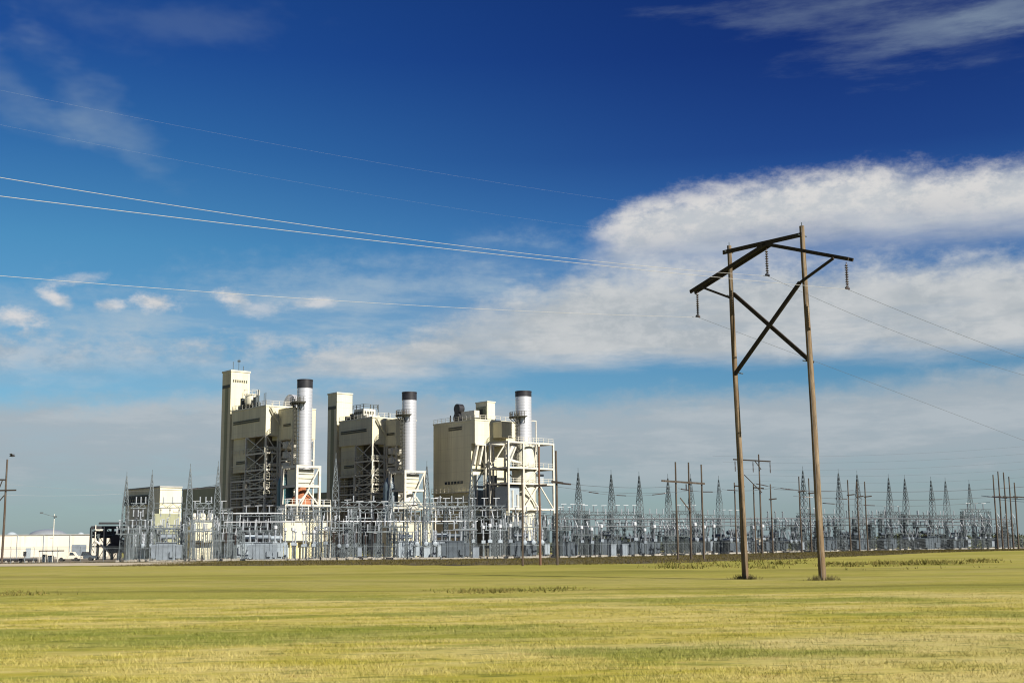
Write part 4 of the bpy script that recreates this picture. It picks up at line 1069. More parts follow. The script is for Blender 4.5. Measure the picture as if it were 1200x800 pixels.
def make_breaker():
    t = proto('circuit_breaker', 'circuit breaker')
    MB().box((0, 0, .12), (4.6, 1.8, .45)).build('footing', MT['concrete'], t)
    m_ = MB()
    for x in (-1.9, 1.9):
        for y in (-.5, .5): m_.beam((x, y, .3), (x, y, 2.1), .14)
    for y in (-.5, .5): m_.beam((-2, y, 2.1), (2, y, 2.1), .14)
    m_.build('frame', MT['galv'], t)
    m_ = MB().box((2.45, 0, 1.45), (.8, 1.2, 1.6)); m_.box((2.45, 0, 2.29), (.95, 1.35, .08)); m_.build('cabinet', MT['equip'], t)
    for x in (-1.5, 0, 1.5):
        MB().path([(x, -1.0, 2.55), (x, -.95, 2.55), (x, .95, 2.55), (x, 1.0, 2.55)], [.2, .36, .36, .2], 12).build('tank', MT['equip'], t, smooth=True)
        for s in (-1, 1):
            m_ = MB(); q = pr_insul(m_, x, s * .5, 2.8, 1.9, .20, 8, (0, s * .38)); m_.beam(q, q + Vector((0, 0, .25)), .09); m_.build('bushing', MT['porc'], t, smooth=True)
    return t
def make_transformer(body):
    t = proto('power_transformer', 'transformer')
    MB().box((0, 0, .1), (6.6, 4.4, .45)).build('footing', MT['concrete'], t)
    m_ = MB().box((0, 0, 2.1), (3.8, 2.2, 3.4))
    for x in (-1.4, -.5, .5, 1.4): m_.box((x, -1.14, 2.1), (.10, .12, 3.2))
    m_.box((0, 0, 3.86), (4.1, 2.5, .12)); m_.build('tank', body, t)
    for s in (-1, 1):
        m_ = MB()
        for i in range(9): m_.box((s * 2.45, -1.2 + i * .3, 2.1), (.85, .06, 2.7))
        for z in (.95, 3.3): m_.tube((s * 2.0, -1.25, z), (s * 2.0, 1.3, z), .08, .08, 6); 
        m_.build('radiator', body, t)
    m_ = MB(); m_.path([(-1.6, 1.0, 5.0), (-1.5, 1.0, 5.0), (1.5, 1.0, 5.0), (1.6, 1.0, 5.0)], [.2, .45, .45, .2], 14)
    for x in (-1.1, 1.1): m_.beam((x, 1.0, 3.9), (x, 1.0, 4.6), .12)
    m_.build('conservator', body, t, smooth=True)
    for x in (-1.2, 0, 1.2):
        m_ = MB(); q = pr_insul(m_, x, -.5, 3.9, 1.9, .20, 8, (0, -.2)); m_.beam(q, q + Vector((0, 0, .3)), .08); m_.build('bushing', MT['porc'], t, smooth=True)
    for x in (-1.0, 0, 1.0):
        m_ = MB(); pr_insul(m_, x, .4, 3.9, .8, .12, 4); m_.build('bushing', MT['porc_brown'], t, smooth=True)
    MB().box((1.2, -1.35, 1.5), (.8, .35, 1.2)).build('cabinet', body, t)
    return t
def make_sensor():
    t = proto('instrument_transformer', 'instrument transformer')
    MB().box((0, 0, .12), (.9, .9, .5)).build('footing', MT['concrete'], t)
    MB().tube((0, 0, .3), (0, 0, 2.6), .16, .14, 8).build('pedestal', MT['galv'], t)
    MB().box((0, 0, 2.85), (.7, .6, .5)).build('base_box', MT['equip'], t)
    m_ = MB(); q = pr_insul(m_, 0, 0, 3.1, 1.9, .19, 9); m_.build('insulator', MT['porc'], t, smooth=True)
    MB().lathe((0, 0, 5.0), [(.2, 0), (.32, .1), (.32, .55), (.15, .68)], 12).build('head', MT['alum'], t, smooth=True)
    return t
def make_portal(w=7.5, h=8.6):
    t = proto('switch_portal', 'steel portal')
    for x in (-w / 2, w / 2):
        MB().box((x, 0, .15), (1.2, 1.2, .5)).build('footing', MT['concrete'], t)
        legs, lac = lat_column(None, .8, .6, h - .2, z0=.3, x=x, s=.10, panels=11)
        for p, q in legs: lac.beam(p, q, .10)
        lac.build('column', MT['galv'], t)
    m_ = MB(); n = 10
    for y in (-.35, .35):
        for z in (h - .1, h + .6): m_.beam((-w / 2 - .4, y, z), (w / 2 + .4, y, z), .09)
    for i in range(n):
        x0, x1 = -w / 2 + w * i / n, -w / 2 + w * (i + 1) / n
        for y in (-.35, .35): m_.beam((x0, y, h - .1 if i % 2 else h + .6), (x1, y, h + .6 if i % 2 else h - .1), .06)
        m_.beam((x0, -.35, h + .6), (x1, .35, h + .6), .05)
    m_.build('truss_beam', MT['galv'], t)
    for x in (-w * .3, 0, w * .3):
        m_ = MB(); pr_insul(m_, x, 0, h + .65, 1.2, .15, 6); m_.build('post_insulator', MT['porc'], t, smooth=True)
        m_ = MB(); pr_insul(m_, x + .3, 0, h - 1.5, 1.35, .13, 7); m_.build('hanging_insulator', MT['porc'], t, smooth=True)
        MB().beam((x - .5, 0, h + 1.95), (x + .8, 0, h + 2.0), .09).build('blade', MT['alum'], t)
    return t
def make_arrester():
    t = proto('surge_arrester', 'surge arrester')
    MB().box((0, 0, .12), (.8, .8, .5)).build('footing', MT['concrete'], t)
    m_ = MB(); 
    legs, lac = lat_column(None, .4, .4, 2.5, z0=.3, s=.07, panels=4)
    for p, q in legs: lac.beam(p, q, .08)
    lac.build('stand', MT['galv'], t)
    m_ = MB(); q = pr_insul(m_, 0, 0, 2.85, 1.7, .16, 9); m_.build('insulator', MT['porc_brown'], t, smooth=True)
    m_ = MB(); n = 14
    for i in range(n):
        a, b = 2 * math.pi * i / n, 2 * math.pi * (i + 1) / n
        m_.beam((.38 * math.cos(a), .38 * math.sin(a), 4.5), (.38 * math.cos(b), .38 * math.sin(b), 4.5), .05)
    m_.beam((-.38, 0, 4.5), (.38, 0, 4.5), .04); m_.beam((0, 0, 4.5), (0, 0, 5.2), .05); m_.build('grading_ring', MT['alum'], t)
    return t
def make_cabinet():
    t = proto('control_cabinet', 'cabinet')
    MB().box((0, 0, .1), (1.5, 1.1, .3)).build('footing', MT['concrete'], t)
    m_ = MB().box((0, 0, 1.2), (1.2, .8, 1.9)); m_.box((0, 0, 2.18), (1.35, .95, .08)); m_.build('body', MT['equip'], t)
    for x in (-.3, .3): MB().box((x, -.415, 1.2), (.55, .02, 1.7)).build('door', MT['equip'], t)
    return t

def make_all():
    return dict(support=make_bus_support(), support_tall=make_bus_support(6.6), switch=make_switch(), switch_tall=make_switch(5.4), breaker=make_breaker(), trafo=make_transformer(MT['equip']),
          trafo_blue=make_transformer(MT['equip_blue']), trafo_dark=make_transformer(MT['equip_dark']), sensor=make_sensor(), portal=make_portal(), arrester=make_arrester(), cabinet=make_cabinet())
P_ = make_all()
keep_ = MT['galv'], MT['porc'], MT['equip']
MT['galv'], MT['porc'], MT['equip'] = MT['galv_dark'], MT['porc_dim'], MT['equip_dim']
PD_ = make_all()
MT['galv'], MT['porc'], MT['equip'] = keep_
LOOK = dict(support='three-insulator bus support', support_tall='tall three-insulator bus support', switch='two-legged disconnect switch', switch_tall='tall disconnect switch',
            breaker='pale grey circuit breaker', trafo='pale grey transformer', trafo_blue='blue-grey transformer', trafo_dark='near-black transformer',
            sensor='slim instrument transformer', portal='galvanised switch portal', arrester='brown surge arrester', cabinet='pale control cabinet')
GRP = dict(support='bus supports', support_tall='tall bus supports', switch='disconnect switches', switch_tall='tall disconnect switches', breaker='circuit breakers', trafo='power transformers',
           trafo_blue='power transformers', trafo_dark='power transformers', sensor='instrument transformers', portal='switch portals', arrester='surge arresters', cabinet='control cabinets')
LAND = [(158, 'left of the turbine hall'), (200, 'before the turbine hall'), (244, 'before the cream tanks'), (272, 'below the tallest tower'), (306, 'before leftmost boiler house'),
        (345, 'beside leftmost smokestack'), (384, 'below the leftmost smokestack'), (414, 'below the middle tower'), (452, 'before the middle boiler house'), (506, 'below the middle smokestack'),
        (558, 'before the blank olive wall'), (592, 'before the slate bunker'), (645, 'below the rightmost smokestack'), (700, 'just right of the boiler houses'), (740, 'far left of the pole trio'),
        (786, 'just left of the pole trio'), (826, 'among the pole trio'), (862, 'just right of the pole trio'), (880, 'behind left timber pole'), (912, 'by the white control hut'),
        (955, 'behind right timber pole'), (1000, 'just past the right timber pole'), (1045, 'beyond the right pole pair'), (1090, 'far right of the timber frame'), (1150, 'left of the far pole cluster'), (9999, 'by the far pole cluster')]
def land(px):
    for a, b in LAND:
        if px < a: return b
ORD = ['first', 'second', 'third', 'fourth', 'fifth', 'sixth', 'seventh', 'eighth', 'ninth', 'tenth', 'eleventh', 'twelfth', 'thirteenth', 'fourteenth', 'fifteenth', 'sixteenth', 'seventeenth', 'eighteenth', 'nineteenth', 'twentieth', 'twenty-first', 'twenty-second', 'twenty-third']
ROWS = [(4, 'front row'), (9.5, 'second row'), (15.5, 'third row'), (22, 'fourth row'), (29, 'fifth row'), (36, 'sixth row'), (44, 'back row')]
def ang_at(px): 
    a, b = base(px - 15, frontY(px - 15)), base(px + 15, frontY(px + 15)); return math.atan2(b.y - a.y, b.x - a.x)
plan = []
rn = random.Random(5)
for ri, (d, rname) in enumerate(ROWS):
    x = 132 + ri * 5
    while x < 1176:
        left = x < 655
        kinds = {0: ['breaker', 'sensor', 'switch', 'arrester', 'support', 'breaker', 'cabinet'],
                 1: ['switch', 'support', 'switch_tall', 'support', 'breaker'],
                 2: ['support_tall', 'portal', 'switch_tall', 'sensor', 'trafo'] if left else ['support', 'switch', 'support_tall', 'breaker', 'trafo_dark'],
                 3: ['portal', 'support_tall', 'switch_tall'] if left else ['switch_tall', 'support', 'portal', 'switch'],
                 4: ['support_tall', 'portal', 'switch_tall', 'breaker'] if left else ['support_tall', 'switch_tall', 'trafo_dark', 'support'],
                 5: ['switch_tall', 'support_tall', 'portal'] if left else ['support_tall', 'portal', 'switch_tall', 'trafo_dark'],
                 6: ['support_tall', 'portal'] if left else ['trafo_dark', 'switch_tall', 'support_tall', 'portal']}[ri]
        k = rn.choice(kinds)
        wid = dict(sensor=1.9, arrester=1.7, cabinet=2.2, portal=8.6, trafo=6, trafo_dark=6).get(k, 5.2)
        rep_ = 3 if k in ('sensor', 'arrester') else 1
        for j in range(rep_):
            Yd = frontY(x) + d; plan.append((k, x + wid / 2 * F_PX / Yd * .95, ri)); x += wid * F_PX / Yd * .95
        x += rn.uniform(0, 5)
special = [('trafo', 308, 0), ('trafo', 322, 1), ('cabinet', 500, 1), ('trafo_dark', 533, 0), ('trafo_dark', 664, 1), ('trafo_dark', 612, 1), ('trafo_dark', 760, 1), ('trafo_dark', 742, 1),
           ('trafo_dark', 1040, 1),  ('trafo_dark', 1008, 0), ('trafo_dark', 862, 1), ('trafo', 195, 0), ('trafo_dark', 968, 0), ('trafo_dark', 1090, 0)]
def clash(k, px, ri):
    return any(r == ri and abs(px - q) < 22 for kk, q, r in special)
plan = [p for p in plan if not clash(*p)] + special
keyed = {}
for k, px, ri in sorted(plan, key=lambda q: q[1]): keyed.setdefault((k, land(px), ri), []).append(px)
for (k, ld, ri), lst in keyed.items():
    for i, px in enumerate(lst):
        lab = '%s %s, %s' % (LOOK[k], ld, ROWS[ri][1])
        if len(lst) > 1: lab += ', %s from left' % ORD[i]
        P = base(px, frontY(px) + ROWS[ri][0])
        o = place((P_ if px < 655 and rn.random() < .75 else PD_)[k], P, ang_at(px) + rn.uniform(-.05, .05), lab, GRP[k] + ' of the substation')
        sc_ = rn.uniform(.9, 1.08) * (.78 if 'trafo' in k else 1); o.scale = (sc_, sc_, sc_ * rn.uniform(.94, 1.06))

# lattice masts
masts = [(145, 552, 12), (175, 550, 14), (220, 543, 12), (253, 540, 14), (392, 530, 10), (457, 560, 24), (500, 540, 10), (553, 543, 12), (679, 548, 14), (718, 550, 14), (751, 552, 14), (785, 555, 14), (812, 555, 22), (845, 557, 20),
         (945, 546, 12), (987, 549, 12), (1009, 551, 18), (1046, 555, 14), (1065, 556, 20), (1096, 558, 14), (1113, 559, 20), (1141, 562, 14)]
mA, mB_ = make_mast(False), make_mast(True)
MP = []
for i, (px, yt, d) in enumerate(masts):
    P = base(px, frontY(px) + d); z = onplane(px, yt, P, Vector((0, 1, 0))).z
    lab = '%s pointed lattice mast from the left, %s' % (ORD[i], land(px))
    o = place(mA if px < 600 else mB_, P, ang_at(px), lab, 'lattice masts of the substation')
    s = (z - P.z) / 18.0; o.scale = (s, s, s); MP.append((P, s, px))
# truss girders strung between neighbouring masts
girders = [(0, 1), (1, 2), (2, 3), (4, 6), (6, 7), (8, 9), (9, 10), (10, 11), (12, 13), (14, 15), (16, 17), (17, 19), (18, 20), (19, 21)]
for gi, (a, b) in enumerate(girders):
    (Pa, sa, pa), (Pb, sb, pb_) = MP[a], MP[b]
    h = 9.6 if pa < 600 else 7.4
    p, q = Pa + Vector((0, 0, h)), Pb + Vector((0, 0, h)); q.z = p.z = (p.z + q.z) / 2
    d = (q - p).normalized(); n_ = Vector((-d.y, d.x, 0)); L = (q - p).length
    p += d * 1.0; q -= d * 1.0; L -= 2
    t = thing('truss_girder', 'girder joining the %s and %s lattice masts from the left' % (ORD[a], ORD[b]), 'truss girder', p.lerp(q, .5), 'girders between the masts')
    m_ = MB(); n = max(4, int(L / 1.0))
    for w_ in (-.4, .4):
        for z in (-.4, .4): m_.beam(p + n_ * w_ + Vector((0, 0, z)), q + n_ * w_ + Vector((0, 0, z)), .09)
        for i in range(n):
            A_, B_ = p.lerp(q, i / n) + n_ * w_, p.lerp(q, (i + 1) / n) + n_ * w_
            s = .4 if i % 2 else -.4
            m_.beam(A_ + Vector((0, 0, s)), B_ - Vector((0, 0, s)), .06)
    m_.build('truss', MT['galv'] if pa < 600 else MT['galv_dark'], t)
    for i in range(max(3, int(L / 3))):
        c = p.lerp(q, (i + .5) / max(3, int(L / 3)))
        m2 = MB(); pr_insul(m2, c.x, c.y, c.z - 1.9, 1.45, .15, 7); m2.build('hanging_insulator', MT['porc'], t, smooth=True)
        m2 = MB(); qq = pr_insul(m2, c.x + .4, c.y, c.z + .42, 1.1, .14, 6); m2.build('post_insulator', MT['porc'], t, smooth=True)

# long rigid bus pipes
def bus_pipe(px0, px1, d, z, label, m_, r=.09):
    pts = []
    n = 24
    for i in range(n + 1):
        px = px0 + (px1 - px0) * i / n; P = base(px, frontY(px) + d); pts.append(P + Vector((0, 0, z)))
    o = MB().path(pts, r, 6).build('bus_pipe', m_, loc=pts[n // 2]); return tag(o, label, 'bus pipe', 'rigid bus pipes of the substation')
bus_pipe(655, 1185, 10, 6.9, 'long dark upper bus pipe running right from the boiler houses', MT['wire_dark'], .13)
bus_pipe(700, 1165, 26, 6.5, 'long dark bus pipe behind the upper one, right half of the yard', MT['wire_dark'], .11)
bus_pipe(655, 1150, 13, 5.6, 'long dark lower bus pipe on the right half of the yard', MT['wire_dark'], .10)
bus_pipe(255, 330, 17, 8.3, 'pale bus pipe below the leftmost boiler house, upper one', MT['alum'], .11)
bus_pipe(262, 345, 13, 6.7, 'pale bus pipe below the leftmost boiler house, lower one', MT['alum'], .11)
bus_pipe(385, 560, 13, 6.7, 'pale bus pipe from the middle tower to the blank olive wall', MT['alum'], .10)
bus_pipe(520, 560, 8, 5.0, 'short dark bus pipe before the blank olive wall', MT['wire_dark'], .12)

# chain-link fence
fx0, fx1 = -90, 1290
fpts = []
x = fl[0][0] * 0 + base(fx0, frontY(fx0)).x; xe = base(fx1, frontY(fx1)).x
while x < xe:
    y = front_at(x) - 1.5; fpts.append(Vector((x, y, g(x, y)))); x += 3.6
fn = thing('chain_link_fence', 'thin grey chain-link fence with barbed wire along the whole front of the yard', 'fence', fpts[len(fpts) // 2])
for p in fpts[:98]:
    m_ = MB().tube(p, p + Vector((0, 0, 2.3)), .04, .04, 6); m_.beam(p + Vector((0, 0, 2.3)), p + Vector((0, -.25, 2.65)), .04); m_.build('post', MT['galv'], fn)
m_ = MB()
for p, q in zip(fpts, fpts[1:]):
    m_.beam(p + Vector((0, 0, 2.28)), q + Vector((0, 0, 2.28)), .045)
m_.build('top_rail', MT['galv'], fn)
m_ = MB()
for i, h in enumerate((2.42, 2.53, 2.64)):
    for p, q in zip(fpts, fpts[1:]): m_.beam(p + Vector((0, -.08 - .08 * i, h)), q + Vector((0, -.08 - .08 * i, h)), .02)
m_.build('barbed_wire', MT['galv_dark'], fn)
m_ = MB(); H_ = 2.2
for p, q in zip(fpts, fpts[1:]):
    n = 12
    for i in range(n):
        a, b = p.lerp(q, i / n), p.lerp(q, (i + 1) / n); k = 4
        for j in range(k):
            z0, z1 = H_ * j / k, H_ * (j + 1) / k
            for A_, B_ in ((a, b), (b, a)):
                P0_, P1_ = A_ + Vector((0, 0, z0)), B_ + Vector((0, 0, z1)); w_ = Vector((.007, 0, 0))
                m_.add([P0_ - w_, P0_ + w_, P1_ + w_, P1_ - w_], [(0, 1, 2, 3)])
m_.build('mesh_fabric', MT['galv'], fn)

# ------------------------------------------------------------------ timber poles in and around the yard
def pole_h(px, ytop, Y): return onplane(px, ytop, base(px, Y), Vector((0, 1, 0))).z
def pole_struct(name, label, poles, Y, arms, braces, ins, m='wood_far', r=.17, cat='utility pole', am='wood_dark'):
    c = base(sum(p[0] for p in poles) / len(poles), Y); t = thing(name, label, cat, c)
    def Q(px, py, dy=0): return onplane(px, py, Vector((0, c.y + dy, 0)), Vector((0, 1, 0)))
    for j, pp in enumerate(poles):
        bx, yt = pp[0], pp[1]; P = base(bx, Y); P.y = c.y; ztop = Q(bx, yt).z
        tapered_pole(MB(), P - Vector((0, 0, .1)), Vector((P.x, P.y, ztop)), r, r * .65, 10, seed=j + int(bx)).build('pole', MT[pp[2] if len(pp) > 2 else m], t, smooth=True)
    for (x0, y0, x1, y1) in arms: MB().beam(Q(x0, y0, -.2), Q(x1, y1, -.2), .14, .24).build('crossarm', MT[am], t)
    for (x0, y0, x1, y1) in braces: MB().beam(Q(x0, y0, -.3), Q(x1, y1, -.3), .10, .14).build('brace', MT[am], t)
    for (x, y0, y1) in ins:
        a, b = Q(x, y0), Q(x, y1); m_ = MB(); pr_insul(m_, b.x, b.y - .2, b.z, (a.z - b.z), .11, 8); m_.build('insulator', MT['porc_brown'], t, smooth=True)
    return t
pole_struct('utility_pole', 'short two-tone pole in front of the rightmost smokestack, left of a reddish pole', [(612.5, 556, 'wood_far')], 133, [], [], [], r=.12)
pole_struct('utility_pole', 'tall reddish brown pole in front of the rightmost stack frame', [(633, 523, 'wood_red')], 138, [(626, 569, 641, 568)], [], [], r=.14)
pole_struct('utility_pole', 'tall dark pole at the right edge of the rightmost stack frame', [(653, 528, 'wood_far')], 138, [(646, 564, 660, 566)], [], [], r=.16)
pole_struct('pole_frame', 'three tall bare poles in a row joined by one long crossarm', [(794.5, 541), (810, 541.5), (825, 544)], 172, [(775, 563, 826, 566.5)], [(797, 583, 810, 600)], [(804, 567, 574)], r=.155, am='wood_far')
pole_struct('utility_pole', 'pole with a long crossarm and three hanging insulators between the big timber poles', [(893.5, 532)], 235, [(859, 538, 903, 540.5)], [(884, 539, 892, 550), (872, 556, 893, 577)], [(861.5, 540, 552), (882.5, 541, 553), (902.5, 542, 554)], r=.18)
for (bx, yt, lab) in ((863.5, 565, 'leftmost of the short poles behind the left timber pole'), (886, 567, 'short pole just left of the crossarm pole with hanging insulators'), (906, 567, 'short pole just right of the crossarm pole with hanging insulators'),
                      (940, 558, 'dark pole left of its twin, beside the right timber pole'), (951.5, 560, 'dark pole right of its twin, half hidden by the right timber pole'),
                      (997.5, 562, 'leftmost of three slim poles right of the timber frame'), (1008, 564, 'middle of three slim poles right of the timber frame'), (1017.5, 564, 'rightmost of three slim poles right of the timber frame')):
    pole_struct('utility_pole', lab, [(bx, yt)], frontY(bx) - 6, [(bx - 5, yt + 18, bx + 4, yt + 17)] if bx > 900 else [(bx - 3, yt + 4, bx + 9, yt + 5)], [], [], r=.17)
for (bx, yt, dd, lab) in ((1170, 556, -8, 'leftmost pole of the far right cluster'), (1176, 552, -4, 'tall second pole of the far right cluster'), (1182.5, 553, -8, 'tall middle pole of the far right cluster'), (1188.5, 558, -2, 'fourth pole of the far right cluster'), (1194.5, 565, -8, 'short rightmost pole of the far right cluster')):
    pole_struct('utility_pole', lab, [(bx, yt)], frontY(bx) + dd, [(bx - 7, 581.5, bx + 10, 583)] if dd == -8 else [], [], [], r=.19)
pole_struct('pole_frame', 'leaning two-pole timber frame cut off by the left edge of the picture', [(2.5, 538), (-14, 536)], 204, [(-22, 561.5, 7, 562), (-26, 575, 19, 574)], [(-12, 600, 5, 580), (-8, 590, 3, 562)], [], r=.20)

# ------------------------------------------------------------------ wires above the yard
def wire(x0, y0, Y0, x1, y1, Y1, sag, label, r=.022, dash=(), m_='wire_dark'):
    p, q = at(x0, y0, Y0), at(x1, y1, Y1)
    t = thing('overhead_wire', label, 'power line', p.lerp(q, .5), 'wires above the substation')
    span(MB(), p, q, sag, r).build('conductor', MT[m_], t)
    for f0, f1 in dash:
        a = p.lerp(q, f0) - Vector((0, 0, 4 * sag * f0 * (1 - f0))); b = p.lerp(q, f1) - Vector((0, 0, 4 * sag * f1 * (1 - f1)))
        pts = [a.lerp(b, i / 24) for i in range(25)]; MB().path(pts, [.05 if i % 2 else .10 for i in range(25)], 8).build('strain_insulator', MT['porc_brown'], t, smooth=True)
wire(653, 565.5, 138, 787, 570, 180, .3, 'thin wire from the dark pole toward the pole trio, upper', .022, [(.02, .09)])
wire(653, 570, 138, 805, 575, 175, .5, 'thin wire from the dark pole toward the pole trio, lower', .018)
wire(679, 574, 238, 785, 577, 250, .8, 'slack wire strung between the first and fourth right-hand masts', .03, [(.1, .2), (.4, .5), (.8, .95)])
wire(795, 572, 172, 846, 575, 235, .3, 'short wire with dark insulators across the pole trio', .03, [(.05, .25), (.5, .72)])
wire(846, 573, 235, 907, 571, 235, .4, 'wire from the pole trio side to the short poles', .03, [(.1, .3)])
wire(884, 566, 240, 1000, 574, 262, .8, 'wire with dark insulators crossing behind the right timber pole', .035, [(.02, .12), (.25, .42)])
wire(907, 573, 235, 1200, 570, 300, .8, 'long dark wire level with the mast peaks at far right', .05)
wire(930, 581, 245, 1175, 581, 280, .8, 'long dark wire below the one at peak level, far right', .04, [(.04, .08), (.18, .23), (.62, .68), (.94, .99)])
wire(960, 589, 250, 1160, 588, 280, .7, 'lowest of three long dark wires at far right', .035, [(.02, .08), (.24, .30)])
wire(1150, 580.5, 285, 1230, 586, 250, .2, 'thick dark wire leaving the far pole cluster to the right, upper', .06, [(.1, .25)])
wire(1170, 585, 285, 1230, 588, 250, .2, 'thick dark wire leaving the far pole cluster to the right, lower', .04)
for i, (ya, yb) in enumerate(((534, 514), (541, 523), (549, 532), (556, 541), (563, 551))):
    wire(835 + i * 12, ya, 300, 1290, yb, 300, 1.5, '%s from the top of five faint wires low in the right sky' % ORD[i], .014)
wire(-40, 577.5, 204, 148, 578, 224, .4, 'thin pale wire from the left edge to the first mast', .012, m_='wire')
wire(-40, 562, 204, 256, 571, 300, 1.2, 'thin wire from the left edge frame to the tallest tower', .01, m_='wire')
wire(175, 573, 226, 257, 567, 226, .5, 'dark slack wire between the second and fourth masts', .035, [(.55, .7)])
wire(392, 590, 226, 500, 590, 226, .5, 'slack wire between the masts below the middle boiler house', .03, [(.1, .2), (.45, .55), (.8, .9)])

# ------------------------------------------------------------------ control hut and things at the left end
Uh = Unit(882, 292, 8)
hz_ = Uh.onB(882, 630.5, 0)[1]; ha = Uh.onB(912, 632, 0)[0]
ht = thing('control_hut', 'long white control hut between the big timber poles', 'building', Uh.O)
Uh.part('wall', MT['wall_white'], ht, (0, ha, 0, 4, 0, hz_)); Uh.part('roof', MT['roof'], ht, (-.2, ha + .2, -.2, 4.2, hz_, hz_ + .15))
for a in (.6, 3.2): Uh.part('door', MT['equip_blue'], ht, (a, a + .9, -.05, -.003, .2, 2.1))
Uh.part('cooling_unit', MT['equip'], ht, (ha * .8, ha * .8 + .8, -.5, -.003, 1.0, 2.0))

def lathe_part(name, m_, parent, c, pr, n=12): return MB().lathe(c, pr, n).build(name, m_, parent, smooth=True)
Q = base(61.5, 232); lm = thing('floodlight_mast', 'slender white floodlight mast in front of the white warehouse', 'lamp', Q)
zt = onplane(61.5, 602, Q, Vector((0, 1, 0))).z
MB().tube(Q, (Q.x, Q.y, zt), .10, .07, 8).build('pole', MT['steel_white'], lm)
A_, B_ = at(49, 601, Q.y), at(65, 605.5, Q.y)
MB().beam(A_, B_, .08).build('arm', MT['galv'], lm)
for p in (A_, B_): m_ = MB().box(p + Vector((0, -.1, .06)), (.55, .4, .25), .4); m_.build('lamp_head', MT['galv_dark'], lm)
for k_ in (.72, .5): MB().beam((Q.x - .6, Q.y, Q.z + (zt - Q.z) * k_), (Q.x, Q.y, Q.z + (zt - Q.z) * k_), .06).build('step_bracket', MT['galv'], lm)
# carport
Uc = Unit(45, 228, 6); cz = Uc.onB(45, 644.5, 0)[1]; ca = Uc.onB(69, 644.5, 0)[0]
cp = thing('carport', 'low dark flat roof on thin white posts before the warehouse', 'shelter', Uc.O)
Uc.part('roof', MT['black'], cp, (0, ca, 0, 4, cz - .2, cz))
for a in (.1, ca * .35, ca * .68, ca - .2): Uc.part('post', MT['steel_white'], cp, (a, a + .1, .1, .2, 0, cz - .2))
Uc.part('equipment', MT['equip_dark'], cp, (.4, ca * .3, 1, 2, 0, cz - .7), (ca * .4, ca * .62, 1, 2, 0, cz - .9))
def vehicle(px, Y, L, label, body, cab, name='pickup_truck', cat='truck', rz=.1):
    P = base(px, Y); t = thing(name, label, cat, P)
    def T(x, y, z): c, s = math.cos(rz), math.sin(rz); return P + Vector((x * c - y * s, x * s + y * c, z))
    def prism(prof, y0, y1):
        m_ = MB(); n = len(prof); m_.add([T(x, y0, z) for x, z in prof] + [T(x, y1, z) for x, z in prof], [tuple(range(n)), tuple(range(n, 2 * n))[::-1]] + [(i + n, (i + 1) % n + n, (i + 1) % n, i) for i in range(n)]); return m_
    h = L / 2
    prism([(-h, .45), (h, .45), (h, .95), (h - .9, 1.08), (-h, 1.05)], -.9, .9).build('body', body, t)
    prism([(-.2, 1.05), (h - .95, 1.07), (h - 1.5, 1.75), (.0, 1.78)], -.82, .82).build('cab', cab, t)
    prism([(.05, 1.12), (h - 1.15, 1.12), (h - 1.6, 1.66), (.15, 1.68)], -.84, -.822).build('side_window', MT['glass'], t)
    for x in (-h + .9, h - .95):
        for y in (-.82, .82):
            a, b = T(x, y - .11, .38), T(x, y + .11, .38); m_ = MB().path([a, b], .38, 16).build('wheel', MT['tyre'], t, smooth=True)
    for y in (-.65, .65): MB().box(T(h + .01, y, .8), (.08, .25, .16), rz).build('headlight', MT['glass'], t)
vehicle(82, 250, 4.6, 'white pickup truck parked before the warehouse, left of a dark truck', MT['wall_white'], MT['wall_white'])
vehicle(97, 262, 5.2, 'dark truck parked near the pipe rack', MT['equip_dark'], MT['black'])
Q = base(29, 222); ps = thing('marker_post', 'short post with a dark box on top before the warehouse', 'post', Q)
MB().beam(Q, Q + Vector((0, 0, 1.8)), .1).build('post', MT['galv'], ps); MB().box(Q + Vector((0, 0, 1.5)), (.42, .35, .8)).build('box', MT['black'], ps)
Q = base(25, 222)
tk = thing('ground_pipe', 'low dark pipe on short supports running along the left edge of the yard', 'pipe', Q)
a, b = base(-20, 222), base(44, 224)
MB().tube(a + Vector((0, 0, .5)), b + Vector((0, 0, .5)), .28, .28, 10).build('pipe', MT['black'], tk, smooth=True)
for i in range(8): c = a.lerp(b, (i + .5) / 8); MB().box(c + Vector((0, 0, .15)), (.3, .8, .4)).build('support', MT['concrete'], tk)
# bird
Bp = at(14.5, 534, 120); bd = MB()
bd.path([Bp + Vector((-.28, 0, 0)), Bp + Vector((-.15, 0, .02)), Bp + Vector((0, 0, .03)), Bp + Vector((.16, 0, .02)), Bp + Vector((.26, 0, .0))], [.02, .09, .12, .08, .03], 10)
for s in (-1, 1): bd.add([Bp + Vector((-.12, 0, .06)), Bp + Vector((.1, 0, .07)), Bp + Vector((.06, s * .32, .22)), Bp + Vector((-.08, s * .55, .16)), Bp + Vector((-.12, 0, .04)), Bp + Vector((.1, 0, .05)), Bp + Vector((.06, s * .32, .2)), Bp + Vector((-.08, s * .55, .14))], [(0, 1, 2, 3), (7, 6, 5, 4), (0, 4, 5, 1), (1, 5, 6, 2), (2, 6, 7, 3), (3, 7, 4, 0)])
tag(bd.build('bird', MT['bird'], loc=Bp), 'small dark bird flying above the left edge pole frame', 'bird')

